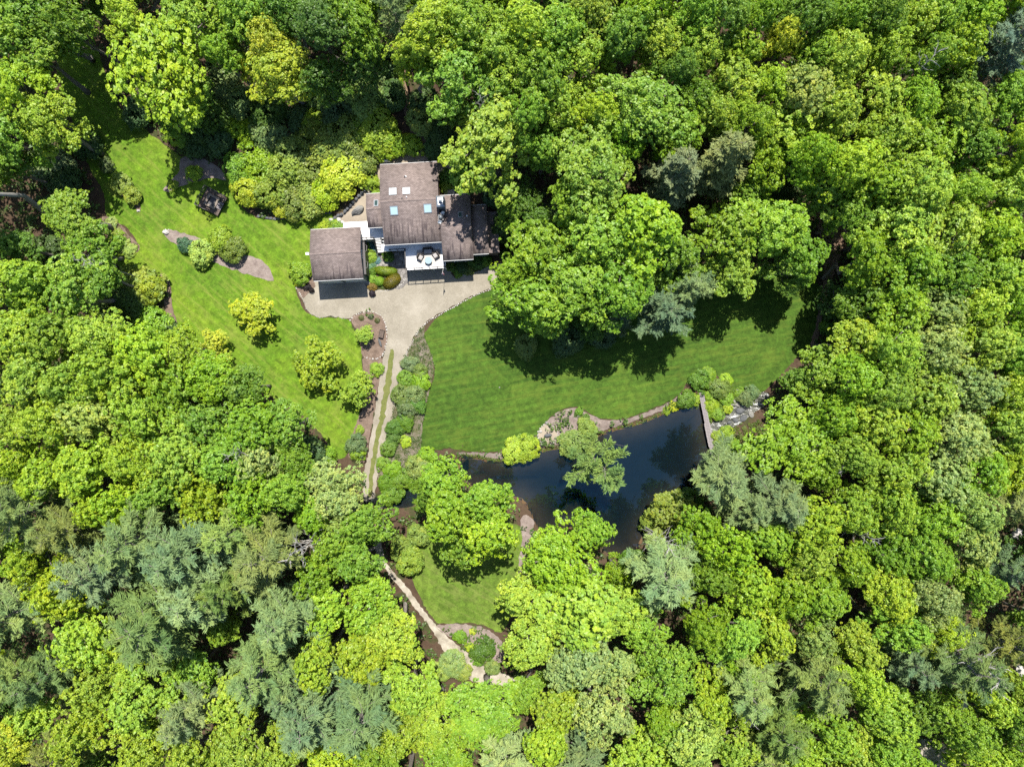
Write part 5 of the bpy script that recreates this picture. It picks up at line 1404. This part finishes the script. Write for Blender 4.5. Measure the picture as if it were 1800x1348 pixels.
 (1570, 900, 52, 'B', 'lime'), (1640, 905, 54, 'B', 'bright'), (1710, 900, 54, 'B', 'pale'), (1775, 890, 50, 'P', 'greypine', 20), (1555, 975, 52, 'B', 'green'), (1625, 975, 52, 'B', 'bright'), (1700, 965, 52, 'B', 'pale'), (1560, 1045, 52, 'B', 'lime'), (1635, 1050, 52, 'B', 'pale'), (1580, 1110, 50, 'B', 'bright'), (1655, 1110, 44, 'B', 'lime'), (1725, 1030, 46, 'B', 'bright'), (1760, 990, 39, 'P', 'pine', 20),
 (1600, 1170, 46, 'P', 'pine', 20), (1700, 1150, 73, 'P', 'bluepine', 23), (1715, 1180, 54, 'D', 'pine', 23), (1775, 1140, 50, 'P', 'greypine', 21), (1560, 1250, 54, 'B', 'bright'), (1620, 1245, 44, 'B', 'green', 16), (1690, 1280, 52, 'B', 'bright'), (1740, 1225, 40, 'B', 'lime'), (1785, 1280, 50, 'B', 'green'), (1725, 1335, 48, 'B', 'lime'), (1555, 1325, 40, 'B', 'bright'), (1790, 1345, 40, 'B', 'bright'), (1795, 1210, 36, 'B', 'lime', 17),
]
for t in TREES:
    x, y, r, k, c = t[:5]
    tree(x, y, r, k, c, t[5] if len(t) > 5 else None, t[6] if len(t) > 6 else None, t[7] if len(t) > 7 else None)

# the pond pine leans out from the shore
pp = PLACED[[d['label'] or '' for d in PLACED].index('pale green pine leaning over the middle of the pond')]['o']
foot = G(1020, 769); lean = W(1051, 816, 9.0) - foot
pp.location = foot
pp.rotation_mode = 'QUATERNION'
pp.rotation_quaternion = Vector((0, 0, 1)).rotation_difference(lean.normalized())
# small trees on the lawns
tree(447, 548, 41, 'Y', 'yellow', 5.6, 'round yellow green tree standing alone on the left lawn', 0)
tree(556, 640, 42, 'Y', 'lime', 6.4, 'round lime green tree alone on the lawn nearest the drive', 1)
tree(629, 688, 31, 'Y', 'lime', 5.4, 'small lime green tree at the left edge of the drive', 2)
tree(641, 589, 18, 'Y', 'lime', 2.9, 'small lime green tree on the mulch island', 0)
tree(375, 608, 27, 'Y', 'yellow', 4.4, 'small yellow green tree where lawn meets the left woods', 1)

SHR = [
 # left lawn beds
 (325, 430, 14, 'S', 'teal', None, 'teal shrub at the left of the leaf-shaped lawn bed'), (356, 444, 24, 'R', 'pale', 2.2, 'pale green shrub in the middle of the leaf-shaped lawn bed'), (388, 420, 22, 'S', 'lime', 2.6, 'lime shrub at the top of the leaf-shaped lawn bed'), (410, 440, 24, 'S', 'olive', 2.3, 'olive shrub at the right of the leaf-shaped lawn bed'),
 (214, 322, 19, 'S', 'pale', 1.8), (232, 344, 17, 'R', 'olive', 1.5), (339, 305, 14, 'S', 'lime', 1.4, 'lime shrub above the square wooden deck'), (303, 326, 9, 'S', 'lime', .8, 'tiny lime shrub left of the square wooden deck'),
 (215, 430, 13, 'S', 'pale', .7), (228, 440, 12, 'S', 'pale', .6), (204, 412, 12, 'S', 'pale', .7), (196, 392, 11, 'S', 'pale', .7),
 (250, 505, 38, 'R', 'olive', 3.0), (266, 508, 20, 'S', 'yellow', 3.6), (225, 530, 30, 'R', 'darkleaf'), (190, 545, 28, 'R', 'palegreen'), (266, 570, 32, 'S', 'bright', 2.8), (300, 578, 17, 'R', 'darkleaf', 1.6), (548, 792, 26, 'R', 'darkleaf', 3.0), (575, 800, 16, 'S', 'bright', 2.0),
 # top left understory
 (85, 285, 36, 'R', 'palegreen', 3.2), (150, 250, 28, 'R', 'darkleaf'), (187, 291, 13, 'S', 'palegreen', 1.4), (315, 232, 26, 'S', 'bright', 2.6), (412, 226, 20, 'S', 'lime', 2.4), (436, 235, 22, 'S', 'lime', 2.4), (392, 152, 34, 'R', 'palegreen', 3.6), (415, 180, 30, 'R', 'palegreen', 3.0),
 (350, 235, 26, 'R', 'darkleaf'), (385, 250, 26, 'R', 'darkleaf'), (345, 262, 20, 'R', 'darkleaf'), (110, 320, 30, 'R', 'darkleaf'), (90, 440, 30, 'R', 'darkleaf'), (240, 200, 26, 'R', 'darkleaf'),
 # shrubbery above the house
 (470, 200, 34, 'R', 'darkleaf'), (475, 240, 30, 'R', 'palegreen'), (520, 270, 34, 'R', 'olive'), (555, 235, 32, 'S', 'olive'), (560, 215, 26, 'S', 'lime', 3.2), (600, 190, 34, 'R', 'darkleaf'), (615, 235, 38, 'S', 'olive', 3.6), (660, 225, 40, 'S', 'lime', 3.8), (640, 180, 36, 'R', 'olive', 3.6), (650, 145, 30, 'R', 'palegreen'), (585, 265, 36, 'R', 'olive'), (550, 300, 40, 'S', 'olive', 3.2), (500, 305, 34, 'R', 'olive'), (455, 290, 34, 'S', 'bright', 3.2), (420, 300, 28, 'S', 'bright', 3.0), (437, 335, 28, 'S', 'yellow', 3.4), (480, 340, 32, 'R', 'olive', 3.2), (515, 355, 30, 'S', 'olive', 2.8), (550, 350, 30, 'R', 'olive', 2.8), (497, 365, 18, 'S', 'yellow', 2.2),
 (608, 305, 40, 'S', 'yellow', 3.8), (580, 335, 30, 'S', 'lime', 2.8), (625, 270, 30, 'S', 'olive', 3.0), (638, 290, 26, 'S', 'olive', 2.6), (680, 255, 26, 'S', 'bright', 2.6), (655, 322, 13, 'S', 'lime', 1.6), (660, 342, 9, 'S', 'lime', 1.0), (700, 262, 13, 'S', 'lime', 1.2), (725, 258, 18, 'S', 'lime', 1.6), (715, 245, 10, 'S', 'yellow', .9), (748, 180, 26, 'R', 'darkleaf'), (740, 215, 24, 'R', 'olive'), (775, 240, 24, 'R', 'darkleaf'), (765, 262, 20, 'R', 'darkleaf', 2.0), (785, 310, 14, 'S', 'green', 1.5), (783, 330, 11, 'S', 'lime', 1.0), (690, 170, 26, 'R', 'darkleaf'), (680, 110, 28, 'R', 'darkleaf'), (530, 210, 26, 'R', 'darkleaf'), (575, 170, 28, 'R', 'darkleaf'),
 # round the house and garage
 (528, 478, 19, 'S', 'bright', 1.9, 'bright green shrub at the lower left corner of the garage'), (524, 496, 8, 'S', 'yellow', .6, 'tiny yellowish shrub in the garage corner bed'), (589, 394, 9, 'S', 'lime', .8, 'tiny lime shrub behind the garage, nearest the lawn'), (594, 400, 13, 'S', 'bright', 1.0, 'bright green shrub just behind the garage roof'), (570, 399, 9, 'S', 'yellow', .8, 'low yellowish shrub behind the garage wall'),
 (641, 430, 8, 'S', 'bright', .8, 'green plant in the bed between garage and steps, topmost'), (643, 441, 7, 'S', 'lime', .8, 'lime plant against the garage in the bed by the steps'), (651, 452, 11, 'S', 'lime', 1.0, 'rounded lime shrub beside the foot of the steps'), (682, 450, 10, 'S', 'green', 1.3, 'round green shrub right of the steps'),
 (656, 478, 7, 'S', 'green', .7, 'green shrub at the left of the clipped shrub island'), (655, 490, 8, 'S', 'bright', .6, 'low green plant at the lower left of the clipped shrub island'), (655, 504, 8, 'S', 'rust', .6, 'russet low shrub at the bottom of the clipped shrub island'),
 (795, 468, 10, 'S', 'deep', 1.0), (812, 470, 12, 'R', 'darkleaf', 1.1), (828, 462, 10, 'S', 'deep', 1.0), (805, 480, 8, 'S', 'green', .8), (842, 465, 11, 'S', 'deep', 1.0), (855, 458, 10, 'S', 'green', 1.2), (840, 452, 9, 'S', 'deep', 1.0), (888, 447, 10, 'S', 'deep', 1.0), (825, 475, 9, 'S', 'olive', .8),
 (880, 400, 22, 'R', 'darkleaf'), (905, 405, 24, 'R', 'darkleaf'), (870, 345, 22, 'R', 'darkleaf'), (965, 385, 26, 'R', 'darkleaf'),
 # along the drive
 (661, 649, 12, 'S', 'lime', 1.0, 'lime oval shrub below the mulch island'), (625, 783, 18, 'S', 'palegreen', 2.0), (628, 797, 13, 'S', 'bright', 1.6), (632, 756, 8, 'S', 'lime', .7),
 (722, 640, 16, 'R', 'palegreen', 1.4), (738, 652, 14, 'R', 'palegreen', 1.3), (712, 665, 15, 'S', 'green', 1.3), (740, 668, 17, 'S', 'bright', 1.4), (705, 695, 19, 'S', 'palegreen', 1.6), (730, 692, 17, 'R', 'palegreen', 1.6), (715, 715, 19, 'S', 'palegreen', 1.6), (735, 712, 14, 'R', 'deep', 1.4), (695, 750, 16, 'R', 'deep', 1.3), (712, 742, 15, 'R', 'deep', 1.3), (690, 772, 13, 'S', 'deep', 1.1), (683, 788, 15, 'S', 'green', 1.2), (713, 776, 10, 'S', 'lime', 0.6), (672, 815, 12, 'S', 'bright', 0.9), (690, 825, 15, 'S', 'bright', 1.3), (705, 843, 17, 'S', 'green', 1.4), (680, 848, 15, 'S', 'green', 1.4), (735, 820, 22, 'R', 'olive', 2.0), (728, 845, 15, 'S', 'green', 1.6), (690, 870, 19, 'S', 'green', 1.7), (750, 800, 15, 'S', 'bright', 1.6),
 # pond side
 (903, 793, 22, 'S', 'lime', 1.6, 'rounded shrub on the pond bank, farther from the gravel circle'), (927, 787, 22, 'S', 'lime', 1.9, 'rounded shrub on the pond bank, nearer the gravel circle'), (1008, 778, 26, 'R', 'olive', 1.6), (1032, 752, 18, 'R', 'olive', 1.3), (1019, 723, 7, 'S', 'green', .6), (1030, 735, 8, 'S', 'deep', .6),
 (1229, 670, 18, 'S', 'green', 1.7, 'round dark green shrub at the top end of the footbridge'), (1264, 682, 18, 'S', 'olive', 1.7, 'round olive shrub right of the footbridge top'), (1206, 702, 16, 'S', 'green', 1.6, 'round green shrub on the bank left of the footbridge'), (1244, 660, 14, 'S', 'bright', .8), (1276, 668, 12, 'S', 'lime', .8), (1222, 702, 10, 'S', 'lime', .8), (1184, 714, 9, 'S', 'yellow', .6), (1172, 722, 7, 'S', 'lime', .5),
 (1252, 712, 12, 'S', 'lime', .8), (1262, 728, 11, 'S', 'bright', .8), (1278, 702, 12, 'S', 'bright', .9), (1280, 718, 9, 'S', 'yellow', .7), (1246, 728, 7, 'S', 'bright', .6), (1300, 690, 9, 'S', 'bright', .7), (1248, 695, 9, 'S', 'bright', .6), (1265, 772, 15, 'S', 'lime', 1.2), (1278, 760, 12, 'S', 'lime', 1.0), (1268, 792, 14, 'S', 'olive', 1.3), (1285, 782, 16, 'S', 'bright', 1.4), (1312, 700, 14, 'R', 'palegreen', 1.5), (1322, 690, 13, 'R', 'palegreen', 1.5),
 (1150, 915, 26, 'R', 'olive', 2.8), (1172, 892, 24, 'R', 'olive', 2.8), (1210, 885, 26, 'S', 'deep', 2.8), (1110, 985, 22, 'R', 'deep', 2.2),
 (925, 608, 22, 'R', 'palegreen', 1.6, 'greyish round shrub in the shade below the big clump'), (1000, 600, 28, 'R', 'darkleaf', 2.2), (1060, 590, 24, 'R', 'darkleaf', 2.0),
 # track and small lawn
 (720, 985, 26, 'R', 'olive', 2.8), (705, 965, 22, 'R', 'olive', 2.6), (735, 940, 20, 'R', 'olive', 2.4), (809, 1120, 12, 'S', 'green', 1.1), (849, 1143, 21, 'S', 'deep', 1.9), (826, 1138, 9, 'S', 'lime', .8), (831, 1110, 6, 'S', 'yellow', .5), (865, 1172, 14, 'R', 'palegreen', 1.4), (795, 1165, 24, 'S', 'pale', 1.8), (812, 1180, 16, 'S', 'pale', 1.3), (775, 1180, 18, 'S', 'pale', 1.4), (840, 1160, 10, 'S', 'green', .9),
 (1470, 545, 24, 'R', 'darkleaf'), (1500, 560, 22, 'R', 'darkleaf'), (1375, 345, 26, 'R', 'darkleaf'), (1385, 315, 22, 'R', 'darkleaf'), (1460, 575, 18, 'S', 'green', 2.0),
]
for t in SHR: bush(*t)

# clipped mounds in the island before the steps
def mound(x, y, rx, ry, h, tint, label, rz, bend=0.0, seed=1, name='clipped_shrub'):
    p = G(x, y)
    o = put([clipped(seed, rx, ry, h, bend)], 0, p, 1, 1, tint, name, 'foliage', 'leaf', 'bark', 'stems', rz, .03)
    tag(o, label, 'shrub', 'clipped shrubs on the island')
mound(678, 477.5, 1.75, .72, 1.0, 'clip', 'long clipped golden green mound at the top of the shrub island', math.radians(-5), .15, 301)
mound(690, 495, 1.45, .95, 1.1, (.14, .13, .012), 'large clipped golden brown mound at the right of the shrub island', math.radians(38), .1, 302)
mound(667, 495, .75, .72, .9, 'bright', 'small clipped bright green ball on the shrub island', 0, 0, 303)
HOSTA = [hosta(s) for s in (311, 312)]
for i, (x, y) in enumerate([(652, 430), (657, 437), (648, 441), (655, 447), (662, 458), (644, 464), (650, 468), (646, 474), (655, 464)]):
    p = G(x, y)
    o = put(HOSTA, i, p, 1.15, 1.15, (.085, .17, .11), 'hosta', 'leaves', 'shrub_leaf', 'bark', 'stems')
    tag(o, 'blue green hosta between garage and steps, %s from the top' % ['topmost', 'second', 'fourth', 'fifth', 'sixth', 'eighth', 'ninth', 'lowest', 'seventh'][i].replace('topmost', 'first').replace('second', 'second').replace('lowest', 'last'), 'hosta', 'hostas beside the steps')
for i, (x, y) in enumerate([(635.5, 559), (652.5, 557), (663.5, 563.5)]):
    p = G(x, y)
    o = put(HOSTA, i, (p.x, p.y, p.z + .08), .75, .8, (.06, .07, .02), 'seedling', 'leaves', 'shrub_leaf', 'bark', 'stems')
    tag(o, '%s of three small dark seedlings on the mulch island' % ['leftmost', 'middle one', 'rightmost'][i], 'plant', 'seedlings on the mulch island')
for i, (x, y, r) in enumerate([(655, 516, .5), (541, 505, .55), (549, 511, .4)]):
    p = G(x, y)
    o = put(SHRUBS, i, p, r / 2, .28, (.03, .02, .022), 'dark_shrub', 'foliage', 'shrub_leaf', 'bark', 'stems', None, .05)
    tag(o, ['low purple leaved shrub at the tip of the clipped shrub island', 'purple leaved shrub left in the garage corner bed', 'purple leaved shrub right in the garage corner bed'][i], 'shrub')

# ------------------------------------------------------------------ filler understorey where the canopy leaves gaps
OPEN = [smooth_poly(p, 3) for p in (LEFT_LAWN, RIGHT_LAWN, SMALL_LAWN, DRIVE, TRACK, BANK)] + [POND_PX, BROOK_PX, OUTLET_PX,
        [(500, 260), (900, 250), (905, 520), (500, 520)], [(1225, 640), (1345, 640), (1345, 830), (1225, 830)], [(680, 80), (770, 80), (790, 290), (640, 290)], [(600, 560), (780, 560), (780, 890), (600, 890)]]
n_fill = 0
cov = [(d['x'], d['y'], d['r']) for d in PLACED]
fr = random.Random(5)
cand = [(x + fr.uniform(-14, 14), y + fr.uniform(-14, 14)) for x in range(-20, 1830, 26) for y in range(-20, 1375, 26)]
fr.shuffle(cand)
cx_ = np.array([c[0] for c in cand]); cy_ = np.array([c[1] for c in cand]); okc = np.ones(len(cand), bool)
for p in OPEN + [[(-30, 315), (70, 325), (75, 390), (-30, 390)]]: okc &= sdist(cx_, cy_, p) > 26
for (x, y), good in zip(cand, okc):
    if not good: continue
    if any((x - a) ** 2 + (y - b) ** 2 < (.98 * r + 14) ** 2 for a, b, r in cov): continue
    r = fr.uniform(38, 50)
    tree(x, y, r, 'B' if fr.random() < .8 else 'F', fr.choice(['bright', 'green', 'lime', 'bright', 'deep']), fr.uniform(11, 15))
    cov.append((x, y, r)); n_fill += 1
print('filler trees', n_fill, 'plants', len(PLACED), 'broadleaf', sum(d['o'].name.startswith('broadleaf') for d in PLACED))

# ------------------------------------------------------------------ labels that single each plant out
NTH = ['first', 'second', 'third', 'fourth', 'fifth', 'sixth', 'seventh', 'eighth', 'ninth', 'tenth', 'eleventh', 'twelfth', 'thirteenth', 'fourteenth', 'fifteenth', 'sixteenth', 'seventeenth', 'eighteenth']
groups = {}
for d in PLACED:
    z = zone(d['x'], d['y'])
    if d['tree']: sz = 'large' if d['r'] >= 60 else 'medium' if d['r'] >= 45 else 'small'
    else: sz = 'large' if d['r'] >= 28 else 'small' if d['r'] < 14 else 'medium'
    if 'small' in d['noun']: sz = ''
    d['base'] = ' '.join(w for w in (sz, d['tint'], d['noun'], z) if w)
    d['zone'] = z
    if not d['label']: groups.setdefault(d['base'], []).append(d)
for b, ds in groups.items():
    ds.sort(key=lambda d: d['x'])
    for i, d in enumerate(ds):
        if len(ds) == 1: d['label'] = b
        elif len(ds) == 2: d['label'] = b + ', the ' + ('left one', 'right one')[i]
        else: d['label'] = b + ', ' + ('leftmost' if i == 0 else 'rightmost' if i == len(ds) - 1 else NTH[i] + ' from the left')
for d in PLACED:
    tag(d['o'], d['label'], d['cat'], ('trees ' if d['tree'] else 'shrubs ') + d['zone'])

# ------------------------------------------------------------------ low growth nobody could count
def scatter(name, pts, rad, nleaf, leaf, tint, label, seed, hgt=.3):
    r = np.random.default_rng(seed)
    cen = np.array(pts); cen[:, 2] += hgt * r.uniform(.2, .9, len(cen))
    out = unit(np.array([0, 0, 1.0]) + r.normal(size=cen.shape) * .3)
    P, Nn, S_, v = clump_leaves(cen, out, rad * r.uniform(.5, 1.3, len(cen)), nleaf, leaf, r, .55)
    P[:, 2] = np.maximum(P[:, 2], height(P[:, 0], P[:, 1]) + .03)
    V, F = leaf_quads(P, Nn, S_, r)
    o = link(name, np_mesh(name, V, F, np.repeat(v, 4)), M['leaf'])
    o.color = (*tint, 1)
    return tag(o, label, 'plants', None, 'stuff')
def sample(poly, n, rng, keep=None):
    out = []
    xs = [p[0] for p in poly]; ys = [p[1] for p in poly]
    X = rng.uniform(min(xs), max(xs), n * 6); Y = rng.uniform(min(ys), max(ys), n * 6)
    k = inside(X, Y, poly)
    for x, y in list(zip(X[k], Y[k]))[:n]:
        if keep is None or keep(x, y): out.append(tuple(G(x, y)))
    return out
rg = np.random.default_rng(77)
frame = [(-30, -30), (1830, -30), (1830, 1380), (-30, 1380)]
X = rg.uniform(-60, 1860, 17000); Y = rg.uniform(-60, 1410, 17000)
ok = np.ones(len(X), bool)
for p in OPEN: ok &= sdist(X, Y, p) > 4
pts = []
P0 = np.stack([(X[ok] - 900) * MPP, (674 - Y[ok]) * MPP], 1); Z0 = height(P0[:, 0], P0[:, 1])
scatter('undergrowth', np.concatenate([P0, Z0[:, None]], 1), .75, 14, .17, (.075, .135, .022), 'low woodland undergrowth under the trees', 78, .6)
scatter('ground_cover', sample(smooth_poly(BANK, 3), 620, rg), .38, 20, .07, (0.0792, 0.1188, 0.0264), 'low green ground cover on the bank right of the drive', 79, .15)
scatter('ground_cover', sample([(1236, 655), (1290, 680), (1312, 700), (1285, 712), (1262, 738), (1248, 745), (1240, 715), (1234, 690), (1215, 668)], 330, rg), .36, 22, .07, (0.1122, 0.1914, 0.0132), 'bright ground cover round the top of the footbridge', 80, .15)
scatter('ground_cover', sample([(1258, 768), (1300, 745), (1340, 740), (1330, 820), (1262, 830)], 260, rg), .42, 22, .08, (0.099, 0.1452, 0.0198), 'leafy ground cover right of the footbridge foot', 81, .2)
scatter('ground_cover', sample([(636, 424), (660, 424), (663, 450), (655, 476), (646, 490), (642, 470)], 130, rg), .22, 20, .06, (0.1056, 0.1782, 0.0198), 'leafy planting between the garage and the steps', 82, .15)
scatter('ground_cover', sample([(648, 478), (664, 468), (690, 468), (702, 480), (703, 496), (690, 506), (655, 508)], 90, rg), .22, 20, .05, (0.0792, 0.1452, 0.0132), 'green ground cover on the clipped shrub island', 83, .1)
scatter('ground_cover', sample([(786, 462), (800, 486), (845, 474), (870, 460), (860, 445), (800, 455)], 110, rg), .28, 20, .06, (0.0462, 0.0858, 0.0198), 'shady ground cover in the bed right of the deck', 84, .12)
scatter('shore_plants', [tuple(G(*p)) for p in smooth_line([(815, 797), (850, 804), (885, 808), (940, 794), (985, 784), (1080, 754), (1130, 740), (1180, 720), (1225, 714)], 9)], .34, 26, .07, (0.1122, 0.1716, 0.0198), 'green plants fringing the upper pond shore', 85, .1)
scatter('bed_plants', sample([(180, 380), (208, 392), (232, 418), (246, 432), (240, 446), (214, 446), (190, 420)], 90, rg), .25, 20, .06, (0.132, 0.132, 0.0396), 'low pale plants in the left tree line bed', 86, .1)

def specks():
    r = np.random.default_rng(9); V = []; F = []
    X = r.uniform(-9, 32, 2600); Y = r.uniform(-28, -2, 2600)
    ok = (sdist(X, Y, POND) < -.3) & (r.random(2600) < np.where(X > 18, .14, .02))
    for x, y in zip(X[ok], Y[ok]):
        s = r.uniform(.012, .042); n = len(V); a = r.uniform(0, 6)
        V += [(x + s * math.cos(a + k * 1.2566), y + s * math.sin(a + k * 1.2566) * .7, WATER_Z + .012) for k in range(5)]; F.append(tuple(range(n, n + 5)))
    o = link('floating_debris', np_mesh('floating_debris', np.array(V), np.array(F)), M['stone_white'])
    tag(o, 'pale specks of pollen and leaves floating on the pond', 'debris', None, 'stuff')
# the woods go on beyond the picture's edges: one mass of simple crowns, just outside the frame
def outer_woods():
    r = np.random.default_rng(55)
    V = []; F = []; A = []; n0 = 0
    tb = MB()
    spots = []
    for ring in (0, 1, 2):
        m = 95 + ring * 105
        for x in range(-m, 1800 + m + 1, 100):
            for y in (-m, 1348 + m): spots.append((x, y))
        for y in range(-m + 100, 1348 + m, 100):
            for x in (-m, 1800 + m): spots.append((x, y))
    near = [(d['x'], d['y'], d['r']) for d in PLACED]
    for x, y in spots:
        x += r.uniform(-18, 18); y += r.uniform(-18, 18)
        if any((x - a) ** 2 + (y - b) ** 2 < (rr + 25) ** 2 for a, b, rr in near): continue
        H = r.uniform(17, 22); p = W(x, y, .72 * H); g = hz(p.x, p.y); R = r.uniform(4.2, 5.4)
        n = 1500
        d = unit(r.normal(size=(n, 3))); d[:, 2] = np.abs(d[:, 2]) * 1.0 - .25
        k = 1 + .22 * np.sin(3 * np.arctan2(d[:, 1], d[:, 0]) + r.uniform(0, 6)) + .15 * np.sin(7 * d[:, 0] + 5 * d[:, 1] + r.uniform(0, 6))
        P = d * (k * r.uniform(.7, 1.05, n))[:, None] * np.array([R, R, H * .3]) + np.array([p.x, p.y, g + H * .68])
        v, f = leaf_quads(P, unit(d + np.array([0, 0, .6]) + r.normal(size=d.shape) * .5), r.uniform(.22, .4, n), r)
        V.append(v); F.append(f + n0); n0 += len(v); A.append(np.full(len(v), r.uniform(.25, .75)))
        tb.tube([(p.x, p.y, g - .5), (p.x + r.normal() * .3, p.y + r.normal() * .3, g + H * .7)], [.36, .16], 6, False)
    o = link('surrounding_woods', np_mesh('surrounding_woods', np.concatenate(V), np.concatenate(F), np.concatenate(A)), M['leaf'])
    o.color = (.21, .33, .024, 1)
    tag(o, 'woods continuing beyond the edges of the clearing', 'woods', None, 'stuff')
    t = tb.build('woods_trunks', M['bark'], o); t['kind'] = 'stuff'
outer_woods()
